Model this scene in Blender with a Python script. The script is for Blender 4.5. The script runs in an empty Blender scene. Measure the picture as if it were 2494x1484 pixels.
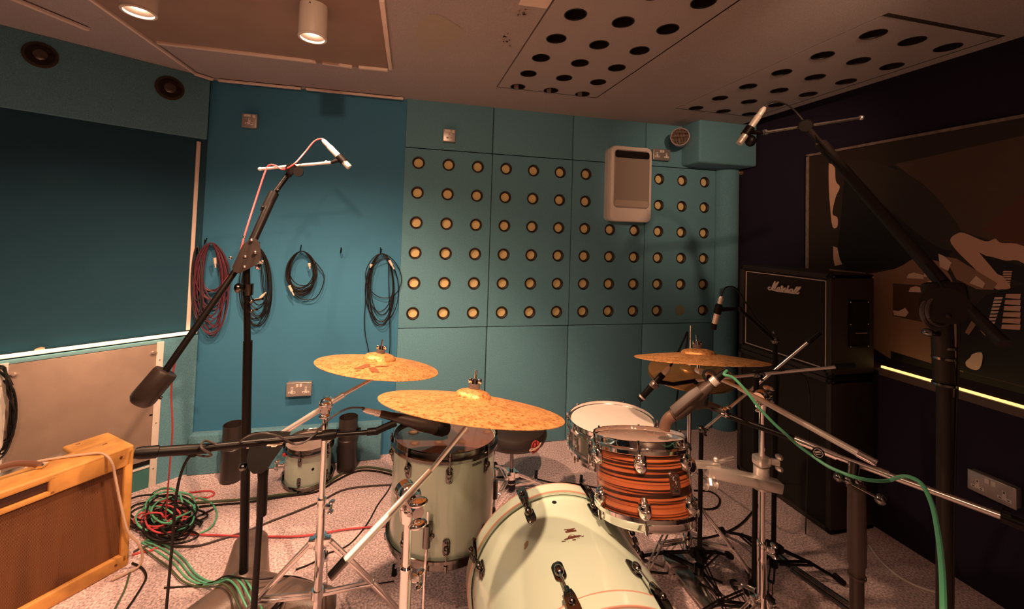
import bpy, bmesh, math, random
from mathutils import Vector, Matrix

# ------------------------------------------------------------------ camera
sc = bpy.context.scene
PW, PH = 2494, 1484
FOC, CX, CY = 997.22, 1207.6, 532.87           # wide phone lens, frame cropped from the lower part of the sensor
YAW, PITCH, ROLL, EYE = .2205039, .0347921, .0323293, 1.475
fwd = Vector((math.sin(YAW)*math.cos(PITCH), math.cos(YAW)*math.cos(PITCH), math.sin(PITCH)))
_r = Vector((math.cos(YAW), -math.sin(YAW), 0)); _u = _r.cross(fwd)
right = _r*math.cos(ROLL) + _u*math.sin(ROLL)
up = -_r*math.sin(ROLL) + _u*math.cos(ROLL)
CAM = Vector((0, 0, EYE))
cd = bpy.data.cameras.new('camera'); cam = bpy.data.objects.new('camera', cd); sc.collection.objects.link(cam)
cam.matrix_world = Matrix(((right.x, up.x, -fwd.x, 0), (right.y, up.y, -fwd.y, 0), (right.z, up.z, -fwd.z, EYE), (0, 0, 0, 1)))
cd.sensor_fit = 'HORIZONTAL'; cd.sensor_width = 36; cd.lens = FOC*36/PW
cd.shift_x = (PW/2-CX)/PW; cd.shift_y = -(PH/2-CY)/PW; cd.clip_start = .02
sc.camera = cam
# ------------------------------------------------------------------ world, lamps, exposure
wd = bpy.data.worlds.new('world'); sc.world = wd; wd.use_nodes = True
wd.node_tree.nodes['Background'].inputs[0].default_value = (.9, .6, .45, 1)
wd.node_tree.nodes['Background'].inputs[1].default_value = .01
sc.view_settings.view_transform = 'Standard'; sc.view_settings.look = 'None'
sc.view_settings.gamma = 1; sc.view_settings.exposure = 0; sc.view_settings.use_curve_mapping = False
WARM = (1, .57, .345)
def spot(name, loc, aim, power, angle, blend=.6, r=.035, col=WARM):
    l = bpy.data.lights.new(name, 'SPOT'); l.energy = power; l.color = col
    l.spot_size = math.radians(angle); l.spot_blend = blend; l.shadow_soft_size = r
    o = bpy.data.objects.new(name, l); sc.collection.objects.link(o)
    o.location = loc; o.rotation_euler = (Vector(aim)-Vector(loc)).to_track_quat('-Z', 'Y').to_euler()
    return o
LAMPS = [(-.96, 1.70), (-.383, 1.73)]          # the two ceiling cylinders in view
for i, (x, y) in enumerate(LAMPS):
    spot('ceiling_lamp_light', (x, y, 2.215), (x, y, 0), (70, 150)[i], 146, 1, .03)
# spots out of view: first one follows cast shadows, the others are added
spot('unseen_spot', (.32, .34, 2.3), (-.25, 1.55, .2), 205, 86, .5, .022)
spot('unseen_spot', (-.80, .25, 2.3), (-.7, 1.4, 0), 48, 112, .7, .03)  # unseen fill, raised to brighten the floor tom
spot('unseen_spot', (1.0, .2, 2.28), (2.36, 2.7, 1.86), 120, 42, 1, .03)  # added narrow beam for the corner column and right overhead microphone
spot('unseen_spot', (.2, -1.0, 2.3), (.2, -1.0, 0), 60, 130, .7, .05)  # added behind the camera so the chrome has a bright room to reflect
spot('unseen_spot', (-.15, -.75, 2.28), (.45, 2.8, 1.78), 95, 62, 1, .05)  # added wall wash lifting the upper back wall

# ------------------------------------------------------------------ where a pixel of the photograph lies at a given depth or plane
def ray(u, v):
    return right*((u-CX)/FOC) + up*(-(v-CY)/FOC) + fwd
def at(u, v, d): return CAM + ray(u, v)*d
def onx(u, v, X): r = ray(u, v); return CAM + r*(X/r.x)
def ony(u, v, Y): r = ray(u, v); return CAM + r*(Y/r.y)
def onz(u, v, Z): r = ray(u, v); return CAM + r*((Z-EYE)/r.z)
rnd = random.Random(7)

# ------------------------------------------------------------------ mesh helpers
def frame(o, z, xh=(1, 0, 0)):
    z = Vector(z).normalized(); x = Vector(xh) - z*Vector(xh).dot(z)
    if x.length < 1e-4: x = Vector((0, 1, 0)) - z*z.y
    x.normalize(); y = z.cross(x)
    return Matrix(((x.x, y.x, z.x, o[0]), (x.y, y.y, z.y, o[1]), (x.z, y.z, z.z, o[2]), (0, 0, 0, 1)))
T = Matrix.Translation
I4 = Matrix.Identity(4)
def smooth(pts, n=6, closed=False):
    pts = [Vector(p) for p in pts]
    if len(pts) < 3: return pts
    out = []; N = len(pts)
    rng = range(N if closed else N-1)
    for i in rng:
        if closed: a, b, c, d = pts[i-1], pts[i], pts[(i+1) % N], pts[(i+2) % N]
        else: a, b, c, d = pts[max(i-1, 0)], pts[i], pts[i+1], pts[min(i+2, N-1)]
        for k in range(n):
            t = k/n
            out.append(.5*((2*b)+(c-a)*t+(2*a-5*b+4*c-d)*t*t+(3*b-a-3*c+d)*t**3))
    if not closed: out.append(pts[-1])
    return out
class MB:
    def __init__(s): s.bm = bmesh.new(); s.mi = 0
    def _f(s, vs):
        try:
            f = s.bm.faces.new(vs); f.material_index = s.mi; f.smooth = True
        except ValueError: pass
    def v(s, p): return s.bm.verts.new(p)
    def quad(s, *ps): s._f([s.v(p) for p in ps]); return s
    def box(s, c, size, M=I4, bev=0, seg=2):
        b = bmesh.new(); bmesh.ops.create_cube(b, size=1)
        bmesh.ops.scale(b, vec=size, verts=b.verts)
        if bev: bmesh.ops.bevel(b, geom=b.edges[:], offset=bev, segments=seg, profile=.5, affect='EDGES')
        bmesh.ops.transform(b, matrix=M @ T(Vector(c)), verts=b.verts); s.take(b); return s
    def box2(s, lo, hi, M=I4, bev=0, seg=2):
        lo, hi = Vector(lo), Vector(hi); return s.box((lo+hi)/2, hi-lo, M, bev, seg)
    def take(s, b):
        m = {v: s.bm.verts.new(v.co) for v in b.verts}
        for f in b.faces: s._f([m[v] for v in f.verts])
        b.free()
    def ringloft(s, rings, closed_u=True, cap=(True, True)):
        R = [[s.v(p) for p in r] for r in rings]
        n = len(R[0])
        for a, b in zip(R, R[1:]):
            for i in range(n if closed_u else n-1):
                j = (i+1) % n; s._f([a[i], a[j], b[j], b[i]])
        if cap[0]: s._f(R[0][::-1])
        if cap[1]: s._f(R[-1])
        return s
    def cyl(s, p0, p1, r0, r1=None, seg=16, cap=(True, True)):
        p0, p1 = Vector(p0), Vector(p1); r1 = r0 if r1 is None else r1
        M = frame(p0, p1-p0, (.3, .8, .1)); L = (p1-p0).length
        return s.ringloft([[M @ Vector((r*math.cos(2*math.pi*i/seg), r*math.sin(2*math.pi*i/seg), z)) for i in range(seg)] for r, z in ((r0, 0), (r1, L))], cap=cap)
    def lathe(s, prof, M=I4, seg=32, cap=(False, False), arc=None):
        A = [2*math.pi*i/seg for i in range(seg)]
        return s.ringloft([[M @ Vector((r*math.cos(a), r*math.sin(a), z)) for a in A] for r, z in prof], cap=cap)
    def ring(s, prof, M=I4, seg=40):           # closed profile swept round the axis
        return s.lathe(list(prof)+[prof[0]], M, seg)
    def tube(s, pts, r, seg=8, closed=False, flat=1.0):
        pts = [Vector(p) for p in pts]
        P = [pts[0]]
        for p in pts[1:]:
            if (p-P[-1]).length > 1e-5: P.append(p)
        n = len(P)
        if n < 2: return s
        rr = r if callable(r) else (lambda t: r)
        tang = [((P[(i+1) % n] if closed or i < n-1 else P[i])-(P[i-1] if closed or i else P[i])).normalized() for i in range(n)]
        nx = tang[0].orthogonal().normalized(); rings = []
        for i in range(n):
            t = tang[i]; nx = nx - t*nx.dot(t)
            if nx.length < 1e-6: nx = t.orthogonal()
            nx.normalize(); ny = t.cross(nx); q = rr(i/(n-1))
            rings.append([P[i]+nx*(q*math.cos(2*math.pi*k/seg))+ny*(q*flat*math.sin(2*math.pi*k/seg)) for k in range(seg)])
        if closed: rings.append(rings[0]); return s.ringloft(rings, cap=(False, False))
        return s.ringloft(rings)
    def ball(s, c, r, sc3=(1, 1, 1), M=I4, seg=14):
        b = bmesh.new(); bmesh.ops.create_uvsphere(b, u_segments=seg, v_segments=max(6, seg//2), radius=r)
        bmesh.ops.scale(b, vec=sc3, verts=b.verts); bmesh.ops.transform(b, matrix=M @ T(Vector(c)), verts=b.verts); s.take(b); return s
    def prism(s, poly, M, d):
        A = [M @ Vector((x, y, 0)) for x, y in poly]; B = [M @ Vector((x, y, d)) for x, y in poly]
        return s.ringloft([A, B])
    def bar(s, p0, p1, w, h, upv=(0, 0, 1), bev=0):
        p0, p1 = Vector(p0), Vector(p1); M = frame(p0, p1-p0, upv); L = (p1-p0).length
        return s.box((0, 0, L/2), (h, w, L), M, bev)

# ------------------------------------------------------------------ objects
WM = {}
def _place(o, M, parent):
    sc.collection.objects.link(o)
    if parent: o.parent = parent
    if not parent: o.matrix_world = M
    WM[o.name] = M
def thing(name, label, cat, M, group=None, kind=None):
    o = bpy.data.objects.new(name, None)
    if not isinstance(M, Matrix): M = T(Vector(M))
    o.empty_display_size = .05; _place(o, M, None); tag(o, label, cat, group, kind); return o
def tag(o, label=None, cat=None, group=None, kind=None):
    if label: o['label'] = label
    if cat: o['category'] = cat
    if group: o['group'] = group
    if kind: o['kind'] = kind
    return o
def obj(name, mb, mats, parent=None, M=None, label=None, ang=35):
    """Link the mesh gathered in mb (world coordinates) as ONE object; a child keeps its parent's frame."""
    if parent is not None: M = WM[parent.name]
    elif M is None: M = I4
    elif not isinstance(M, Matrix): M = T(Vector(M))
    bmesh.ops.transform(mb.bm, matrix=M.inverted(), verts=mb.bm.verts)
    bmesh.ops.recalc_face_normals(mb.bm, faces=mb.bm.faces[:])
    me = bpy.data.meshes.new(name); mb.bm.to_mesh(me); mb.bm.free()
    if not isinstance(mats, (list, tuple)): mats = [mats]
    for m in mats: me.materials.append(m)
    me.set_sharp_from_angle(angle=math.radians(ang))
    o = bpy.data.objects.new(name, me); _place(o, M, parent)
    if label: o['label'] = label
    return o
def solo(name, mb, mats, label, cat, M=None, group=None, kind=None, ang=35):
    return tag(obj(name, mb, mats, None, M, None, ang), label, cat, group, kind)
def struct(name, mb, mats, label=None): return tag(obj(name, mb, mats), label, None, None, 'structure')
def again(root, M, label, group=None):
    """A copy of a thing, its parts and their sub-parts, standing at M."""
    def cp(o, par):
        c = o.copy(); sc.collection.objects.link(c)
        if par: c.parent = par
        for ch in list(o.children):
            if ch.parent == o: cp(ch, c)
        return c
    r = cp(root, None); r.matrix_world = M; WM[r.name] = M; r['label'] = label
    if group: r['group'] = group
    return r

# ------------------------------------------------------------------ materials
MATS = {}
def mat(name, col, rough=.6, metal=0, coat=0, var=None, bump=None, emit=0, spec=.5, aniso=0, sheen=0, alpha=1):
    if name in MATS: return MATS[name]
    m = bpy.data.materials.new(name); m.use_nodes = True; nt = m.node_tree; N = nt.nodes; L = nt.links
    b = N['Principled BSDF']
    def s(k, v):
        if k in b.inputs: b.inputs[k].default_value = v
    s('Base Color', (*col, 1)); s('Roughness', rough); s('Metallic', metal); s('Coat Weight', coat); s('Coat Roughness', .06)
    s('Specular IOR Level', spec); s('Sheen Weight', sheen); s('Alpha', alpha)
    if emit: s('Emission Color', (*col, 1)); s('Emission Strength', emit)
    tc = N.new('ShaderNodeTexCoord')
    def noise(scale, detail=4, vec=None):
        n = N.new('ShaderNodeTexNoise'); n.inputs['Scale'].default_value = scale; n.inputs['Detail'].default_value = detail
        L.new(vec or tc.outputs['Object'], n.inputs['Vector']); return n
    if var:                                    # (scale, second colour, contrast)
        n = noise(var[0]); r = N.new('ShaderNodeValToRGB'); c = var[2] if len(var) > 2 else .3
        r.color_ramp.elements[0].position = .5-c/2; r.color_ramp.elements[1].position = .5+c/2
        r.color_ramp.elements[0].color = (*col, 1); r.color_ramp.elements[1].color = (*var[1], 1)
        L.new(n.outputs['Fac'], r.inputs[0]); L.new(r.outputs[0], b.inputs['Base Color'])
    if bump:                                   # (scale, strength)
        n = noise(bump[0], 3); bp = N.new('ShaderNodeBump'); bp.inputs['Strength'].default_value = bump[1]; bp.inputs['Distance'].default_value = .004
        L.new(n.outputs['Fac'], bp.inputs['Height']); L.new(bp.outputs[0], b.inputs['Normal'])
    MATS[name] = m; return m
teal = mat('teal_carpet', (.09, .26, .35), .95, var=(200, (.16, .37, .47), .4), bump=(420, .6), spec=.15, sheen=.1)
teal_d = mat('teal_fabric', (.018, .068, .11), .9, var=(3, (.022, .078, .12), .5), bump=(900, .25), spec=.2)
blue_w = mat('blue_wall_paint', (.046, .205, .36), .75, var=(2.2, (.053, .22, .38), .5), bump=(500, .12), spec=.25)
navy = mat('dark_purple_wall', (.022, .016, .034), .8, bump=(300, .2), spec=.2)
ceil_p = mat('ceiling_brown_paint', (.30, .225, .19), .8, var=(6, (.34, .26, .22), .5), bump=(200, .15), spec=.2)
ceil_c = mat('ceiling_carpet', (.38, .36, .37), .95, var=(240, (.52, .49, .50), .5), bump=(420, .5), spec=.1)
carpet = mat('floor_carpet', (.40, .305, .315), .98, var=(120, (.98, .77, .79), .28), bump=(150, 1.0), spec=.08, sheen=.15)
white_t = mat('off_white_trim', (.74, .68, .62), .6, var=(30, (.80, .74, .68), .6))
wood_t = mat('pinkish_batten', (.82, .68, .60), .65, var=(25, (.88, .75, .67), .6))
chrome = mat('chrome', (.90, .87, .85), .085, 1)
chrome_r = mat('brushed_chrome', (.82, .79, .77), .24, 1)
arm_m = mat('satin_arm_metal', (.86, .82, .77), .34, .72)
black_n = mat('black_nickel', (.20, .19, .18), .16, 1)
black_m = mat('black_powder_coat', (.0045, .0032, .003), .38, 0, spec=.22)
black_p = mat('black_plastic', (.004, .003, .0026), .45, spec=.22)
rubber = mat('black_rubber', (.006, .005, .0045), .7, spec=.25)
brown_m = mat('brown_black_cast_iron', (.12, .084, .068), .38, 0, var=(14, (.15, .105, .086), .6), bump=(160, .15))
vinyl = mat('black_vinyl', (.030, .021, .017), .55, bump=(700, .5))
grillc = mat('black_grille_cloth', (.018, .013, .011), .9, bump=(900, .5))
foam = mat('yellow_foam', (.70, .56, .27), .95, var=(160, (.82, .68, .36), .5), bump=(260, .6), spec=.1)
collar_m = mat('dark_pipe_lining', (.014, .009, .006), .55)
silver = mat('satin_silver', (.86, .80, .74), .38, .55)
led_m = mat('cool_led_strip', (1, .95, .60), emit=5)
led_r = mat('warm_led_strip', (1, .62, .20), emit=1.7)
bulb_m = mat('glowing_bulb', (1, .74, .50), emit=30)
lamp_w = mat('white_lamp_body', (.72, .66, .60), .45)
white_p = mat('white_plastic', (.74, .69, .65), .4)
socket_m = mat('brushed_steel_plate', (.50, .46, .44), .38, .7)
# ================================================================== the room
ZC, YB = 2.36, 2.80                            # ceiling height, face of the acoustic panels
XR, XL_ = 2.62, 2.47                           # right wall, and its thicker lower half
LP0, LD, LN = Vector((-1.19, 2.82, 0)), Vector((-.817, -.576, 0)).normalized(), Vector((.576, -.817, 0)).normalized()
def lw(t, z, off=0): return LP0 + LD*t + LN*off + Vector((0, 0, z))
LM = Matrix(((LD.x, 0, LN.x, LP0.x), (LD.y, 0, LN.y, LP0.y), (0, 1, 0, 0), (0, 0, 0, 1)))   # x along the left wall, y up, z into the room
m = MB(); m.box2((-3.4, -1.7, -.1), (3.0, 3.1, 0)); struct('floor', m, carpet, 'speckled grey-pink carpet floor')
m = MB(); m.box2((-1.30, 2.82, 0), (-.011, 2.95, 2.5)); struct('wall_back', m, blue_w, 'smooth blue-green wall behind the hanging cables')
m = MB(); m.box2((-.011, 2.865, 0), (2.9, 2.97, 2.5)); struct('wall_back_panelled', m, teal_d)
m = MB(); m.box2((0, 0, -.12), (2.75, 2.5, 0), LM); struct('wall_left', m, teal_d, 'dark blue-green fabric wall on the left')
m = MB(); m.box2((-3.5, -1.75, 0), (-3.38, 1.35, 2.5)); struct('wall_far_left', m, teal_d)
m = MB(); m.box2((XR, -1.75, 0), (XR+.12, 2.95, 2.5)); struct('wall_right', m, navy, 'dark purple wall on the right')
m = MB(); m.box2((XL_, -1.75, 0), (XR, 2.10, .815)); struct('wall_right_lower', m, navy)
m = MB(); m.box2((-3.5, -1.8, 0), (2.9, -1.68, 2.5)); struct('wall_rear', m, mat('pale_rear_wall', (.50, .44, .40), .8))
m = MB(); m.box2((0, 0, 0), (2.75, .81, .03), LM); struct('wall_left_lower', m, teal, 'teal carpet-covered lower half of the left wall')
m = MB(); m.box2((.012, 1.985, 0), (2.75, 2.36, .035), LM, .004); struct('bulkhead', m, teal, 'teal carpeted bulkhead above the left wall')
# ceiling with two openings for the perforated panels
PA, PB = (.515, .04, 1.175, 2.40), (1.765, 1.185, 2.405, 2.425)
m = MB()
xs = [-3.4, PA[0], PA[2], PB[0], PB[2], 2.50]
def crect(x0, y0, x1, y1): m.quad((x0, y0, ZC), (x1, y0, ZC), (x1, y1, ZC), (x0, y1, ZC))
crect(-3.4, -1.7, PA[0], 2.9); crect(PA[0], -1.7, PA[2], PA[1]); crect(PA[0], PA[3], PA[2], 2.9)
crect(PA[2], -1.7, PB[0], 2.9); crect(PB[0], -1.7, PB[2], PB[1]); crect(PB[0], PB[3], PB[2], 2.9); crect(PB[2], -1.7, 2.47, 2.9)
# rounded carpet edge on the right, then up
prof = [(2.47+.03*math.sin(a), ZC+.03-.03*math.cos(a)) for a in [math.pi/2*i/6 for i in range(7)]]+[(2.50, 2.5)]
m.ringloft([[Vector((x, y, z)) for x, z in prof] for y in (-1.7, 2.9)], closed_u=False, cap=(False, False))
struct('ceiling', m, ceil_c, 'brown carpeted ceiling')
m = MB(); m.box2((-3.5, -1.8, 2.47), (2.9, 3.0, 2.55)); struct('ceiling_slab', m, ceil_p)
# smooth painted board left of the carpeted ceiling, with its battens
m = MB(); m.prism([(-1.235, 2.325), (-.118, 2.325), (-.118, -.6), (-1.29, -.6)], T((0, 0, ZC-.006)), .006); struct('ceiling_board', m, ceil_p, 'smooth brown ceiling board carrying the two lamps')
ntrim = 0
def trim(p0, p1, w=.020, h=.014, mt=None, upv=(0, 0, 1)):
    global ntrim; ntrim += 1
    q = MB(); q.bar(p0, p1, w, h, upv, .002); return struct('trim_%d' % ntrim, q, mt or wood_t)
def cz(u, v, dz=.012): return onz(u, v, ZC-dz)
trim(cz(383, 104), cz(770, 151)); trim(cz(785, 153), cz(858, 163)); trim(cz(874, 164), cz(945, 171))
trim(cz(930, 0), cz(951, 168)); trim(cz(210, -10), cz(474, 178), .014)
trim(cz(474, 180), cz(518, 194)); trim(cz(532, 196), cz(733, 216)); trim(cz(746, 217), cz(982, 241))
trim(cz(0, -16), cz(215, 72)); 
trim(lw(.047, 1.968, .006), lw(.047, .84, .006), .020, .012, wood_t, LN)
# teal skirting block under the blue wall
m = MB(); m.box2((-1.18, 2.762, 0), (-.088, 2.825, .228), bev=.008); struct('baseboard_back', m, teal, 'teal carpeted skirting block under the blue wall')
# column in the corner and the duct box above it
m = MB(); m.lathe([(.105, 0), (.105, 2.36)], T((2.525, 2.83, 0)), 40); struct('column', m, teal, 'rounded teal carpeted column in the corner')
m = MB(); m.box2((2.105, 2.60, 2.045), (2.615, 2.87, 2.37), bev=.018, seg=3); struct('duct_box', m, teal, 'teal carpeted box above the corner column')

# ------------------------------------------------------------------ acoustic panels
def perforated(m, x0, x1, y0, y1, cs_x, cs_y, r, M, th, seg=28):
    """plate in the xy plane of M (front at z=0, going back to -th) with round holes at cs_x X cs_y"""
    gx = [x0]+[(a+b)/2 for a, b in zip(cs_x, cs_x[1:])]+[x1]
    gy = [y0]+[(a+b)/2 for a, b in zip(cs_y, cs_y[1:])]+[y1]
    for i, cx in enumerate(cs_x):
        for j, cy in enumerate(cs_y):
            X0, X1, Y0, Y1 = gx[i], gx[i+1], gy[j], gy[j+1]
            an = sorted([2*math.pi*k/seg for k in range(seg)]+[math.atan2(b-cy, a-cx) % (2*math.pi) for a in (X0, X1) for b in (Y0, Y1)])
            ci, sq, bk = [], [], []
            for a in an:
                c, s = math.cos(a), math.sin(a)
                k = min(((X1-cx)/c if c > 1e-9 else (X0-cx)/c if c < -1e-9 else 9), ((Y1-cy)/s if s > 1e-9 else (Y0-cy)/s if s < -1e-9 else 9))
                ci.append(m.v(M @ Vector((cx+r*c, cy+r*s, 0)))); sq.append(m.v(M @ Vector((cx+k*c, cy+k*s, 0)))); bk.append(m.v(M @ Vector((cx+r*c, cy+r*s, -th))))
            n = len(an)
            for k in range(n):
                l = (k+1) % n
                m._f([sq[k], sq[l], ci[l], ci[k]]); m._f([ci[k], ci[l], bk[l], bk[k]])
    A = [(x0, y0), (x1, y0), (x1, y1), (x0, y1)]
    m.ringloft([[M @ Vector((x, y, z)) for x, y in A] for z in (0, -th)], cap=(False, False))
WP = Matrix(((1, 0, 0, 0), (0, 0, -1, YB), (0, 1, 0, 0), (0, 0, 0, 1)))         # x along the back wall, y up, z towards the room
GX = [-.014, .590, 1.192, 1.792, 2.418]; GZ = [0, .823, 2.030, 2.37]
HZ = [1.931-.202*k for k in range(6)][::-1]
ordn = ['leftmost', 'second', 'third', 'rightmost']
collar0 = [None, None]
for c in range(4):
    x0, x1 = GX[c]+.0035, GX[c+1]-.0035
    for r_ in (0, 2):
        m = MB(); m.box2((x0, YB, GZ[r_]+.003), (x1, YB+.06, GZ[r_+1]-.003), bev=.006)
        solo('acoustic_panel', m, teal, '%s plain teal carpeted panel of the back wall, %s the perforated one' % (ordn[c], 'below' if r_ == 0 else 'above'), 'wall panel', (x0, YB, GZ[r_]), 'plain panels of the back wall')
    pt = thing('perforated_panel', ['teal perforated wall panel beside the blue wall', 'teal perforated wall panel, second from the blue wall', 'teal perforated wall panel partly behind the white wall unit', 'teal perforated wall panel beside the corner column'][c], 'wall panel', (x0, YB, GZ[1]), 'perforated panels of the back wall')
    hx = [.081+.2032*(3*c+k) for k in range(3)]
    m = MB(); perforated(m, x0, x1, GZ[1]+.003, GZ[2]-.003, hx, HZ, .042, WP, .032); obj('carpet_face', m, teal, pt)
    m = MB(); m.box2((x0+.01, YB+.020, GZ[1]+.01), (x1-.01, YB+.06, GZ[2]-.01)); obj('foam_backing', m, foam, pt, label='yellow foam behind the holes')
    for X in hx:
        for Z in HZ:
            if c == 3 and abs(X-hx[1]) < .01 and Z == HZ[0]:
                q = MB(); q.cyl((X, YB+.001, Z), (X, YB+.02, Z), .0415, seg=28); obj('hole_plug', q, mat('tan_plug', (.20, .22, .13), .9, bump=(300, .4)), pt, label='faded tan plug closing one hole'); continue
            q = MB(); q.ring([(.0425, -.002), (.043, .003), (.0385, .003), (.031, -.003), (.0305, -.018), (.042, -.026)], WP @ T((X, Z, 0)), 28)
            obj('pipe_collar', q, collar_m, pt, label='dark ring lining the hole')
CPM = Matrix(((1, 0, 0, 0), (0, -1, 0, 0), (0, 0, -1, ZC), (0, 0, 0, 1)))        # z down into the room
def ceiling_panel(name, P, cxs, cys, label):
    g = .007; pt = thing(name, label, 'ceiling panel', (P[0], P[1], ZC), 'perforated ceiling panels')
    m = MB(); perforated(m, P[0]+g, P[2]-g, -P[3]+g, -P[1]-g, cxs, [-y for y in cys][::1] if cys[0] > cys[-1] else [-y for y in cys][::-1], .045, CPM, .03)
    obj('carpet_face', m, ceil_c, pt)
    m = MB(); m.box2((P[0]+.01, P[1]+.01, ZC+.075), (P[2]-.01, P[3]-.01, ZC+.085)); obj('backing_board', m, mat('dark_backing', (.10, .075, .045), .9), pt)
    for x in cxs:
        for y in cys:
            q = MB(); q.ring([(.045, -.001), (.0455, .002), (.041, .002), (.0405, -.074), (.045, -.074)], CPM @ T((x, -y, 0)), 28); obj('pipe_collar', q, collar_m, pt, label='glossy dark ring lining the hole')
ceiling_panel('perforated_ceiling_panel', PA, [.638, .848, 1.056], [2.355-.2118*k for k in range(11)], 'brown carpeted ceiling panel with round holes, in front of the white wall unit')
ceiling_panel('perforated_ceiling_panel', PB, [1.890, 2.106, 2.316], [2.375-.2136*k for k in range(6)], 'brown carpeted ceiling panel with round holes along the right wall')
m = MB(); m.box2((1.765, 1.17, ZC-.001), (2.40, 1.19, ZC+.02)); struct('trim_20', m, mat('dark_groove', (.03, .022, .016), .9))
# marks and paper on the ceiling
PTS = [cz(u, v, .001) for u, v in ((1014, 70), (1052, 34), (1098, 52), (1130, 88), (1035, 126), (1018, 98))]
PTS = smooth(PTS, 5, True)
m = MB(); m._f([m.v(p) for p in PTS]); solo('ceiling_patch', m, mat('tan_patch', (.47, .44, .35), .9, var=(30, (.42, .39, .36), .7), bump=(300, .4), spec=.1), 'pale tan patch on the ceiling right of the lamps', 'patch', PTS[0])
m = MB(); a, b, c_, d = cz(1262, 12, .004), cz(1332, 21, .010), cz(1345, 0, .010), cz(1275, -14, .004); m.quad(a, b, c_, d); m.quad(*[p+Vector((0, 0, .001)) for p in (a, b, c_, d)])
solo('paper_note', m, mat('cream_paper', (.85, .74, .66), .7), 'blank cream paper note stuck to the ceiling', 'paper', a)
gm = mat('glue_residue', (.50, .42, .36), .8)
for k, (u0, v0, w, h, lab) in enumerate(((1272, 32, 36, 34, 'pale glue residue on the ceiling right under the paper note'), (1234, 98, 32, 40, 'pale glue residue on the ceiling farther from the paper note'))):
    m = MB(); g = random.Random(k)
    for i in range(46):
        u, v = u0+g.gauss(0, w*.22), v0+g.gauss(0, h*.22); s = g.uniform(1.2, 3.6)
        p = [cz(u+s*math.cos(a)*g.uniform(.4, 1.4), v+s*.7*math.sin(a)*g.uniform(.4, 1.4), .0012) for a in (0, 1.2, 2.4, 3.6, 5)]
        m._f([m.v(q) for q in p])
    solo('glue_residue', m, gm, lab, 'glue residue', cz(u0, v0))

# ------------------------------------------------------------------ ceiling lamps
def ceiling_lamp(x, y, label):
    t = thing('ceiling_lamp', label, 'lamp', (x, y, ZC), 'cylinder ceiling lamps')
    q = MB(); q.lathe([(.0, ZC-.001), (.052, ZC-.001), (.053, ZC-.005), (.053, 2.232), (.051, 2.226), (.046, 2.226), (.0455, 2.233)], T((x, y, 0)), 40); obj('body', q, lamp_w, t)
    q = MB(); q.lathe([(.0455, 2.233), (.036, 2.242), (.030, 2.262), (.0, 2.262)], T((x, y, 0)), 40); obj('baffle', q, mat('brown_baffle', (.16, .11, .09), .6), t)
    q = MB(); q.ring([(.053, 2.231), (.0545, 2.228), (.053, 2.2245), (.045, 2.2245), (.0445, 2.231)], T((x, y, 0)), 40); obj('rim', q, lamp_w, t)
    q = MB(); q.lathe([(.0, 2.240), (.016, 2.2405), (.024, 2.244), (.027, 2.256)], T((x, y, 0)), 28); obj('bulb', q, bulb_m, t)
    q = MB(); q.cyl((x-.004, y-.053, ZC-.018), (x-.004, y-.0505, ZC-.018), .003, seg=10); obj('fixing_screw', q, black_p, t)
ceiling_lamp(*LAMPS[0], 'white cylinder ceiling lamp on the far left, above the bulkhead')
ceiling_lamp(*LAMPS[1], 'white cylinder ceiling lamp above the tall microphone stand')
# unlit round lights in the bulkhead
for (t_, z_, r_, lab) in ((.70, 2.262, .062, 'unlit round recessed light in the bulkhead, at the left edge'), (.203, 2.243, .068, 'unlit round recessed light in the bulkhead, nearer the blue wall')):
    M = LM @ T((t_, z_, .035)); t = thing('recessed_light', lab, 'lamp', M, 'unlit recessed lights')
    q = MB(); q.ring([(r_, 0), (r_, .004), (r_*.80, .006), (r_*.78, 0)], M, 36); obj('rim', q, mat('dark_bronze', (.06, .045, .035), .4, .6), t)
    q = MB(); q.lathe([(r_*.79, .004), (r_*.6, .0015), (.0, .001)], M, 32); obj('reflector', q, mat('dark_reflector', (.035, .022, .015), .12, .7), t)
    q = MB(); q.ball((0, 0, .004), r_*.42, (1, 1, .35), M); obj('bulb', q, mat('dark_glass_bulb', (.05, .03, .02), .08, coat=1), t)

# ------------------------------------------------------------------ left wall: LED strip, hatch
m = MB(); m.box2((.005, .818, .012), (2.6, .836, .034), LM, .002); struct('led_ledge', m, white_t)
m = MB(); m.box2((.012, .824, .034), (2.6, .838, .040), LM); solo('led_strip', m, led_m, 'glowing pale yellow LED strip along the ledge of the left wall', 'light strip', lw(.4, .83, .03))
m = MB(); m.box2((.175, .792, .030), (.76, .812, .037), LM, .002); struct('trim_21', m, mat('led_lit_teal_rail', (.22, .50, .58), .5))  # teal rail, its colour paled to carry the LED glow
t = thing('wall_hatch', 'scuffed brown metal hatch plate in the left wall behind the amplifier', 'hatch', lw(.45, .15, .03))
q = MB(); q.box2((.192, .152, .030), (.728, .790, .036), LM, .002); obj('plate', q, mat('scuffed_brown_metal', (.36, .27, .22), .42, .35, var=(7, (.52, .40, .33), .7), bump=(30, .08)), t)
q = MB(); q.box2((.160, -.0, .030), (.192, .80, .042), LM, .002); obj('side_batten', q, white_t, t)
q = MB(); q.box2((.728, -.0, .030), (.762, .80, .042), LM, .002); obj('side_batten', q, white_t, t)
for (x, z) in ((.205, .745), (.712, .742)):
    q = MB(); q.cyl(LM @ Vector((x, z, .036)), LM @ Vector((x, z, .050)), .009, .007, 12); q.bar(LM @ Vector((x-.016, z, .049)), LM @ Vector((x+.012, z+.002, .049)), .006, .004, LN); obj('turn_latch', q, chrome_r, t)
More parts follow.
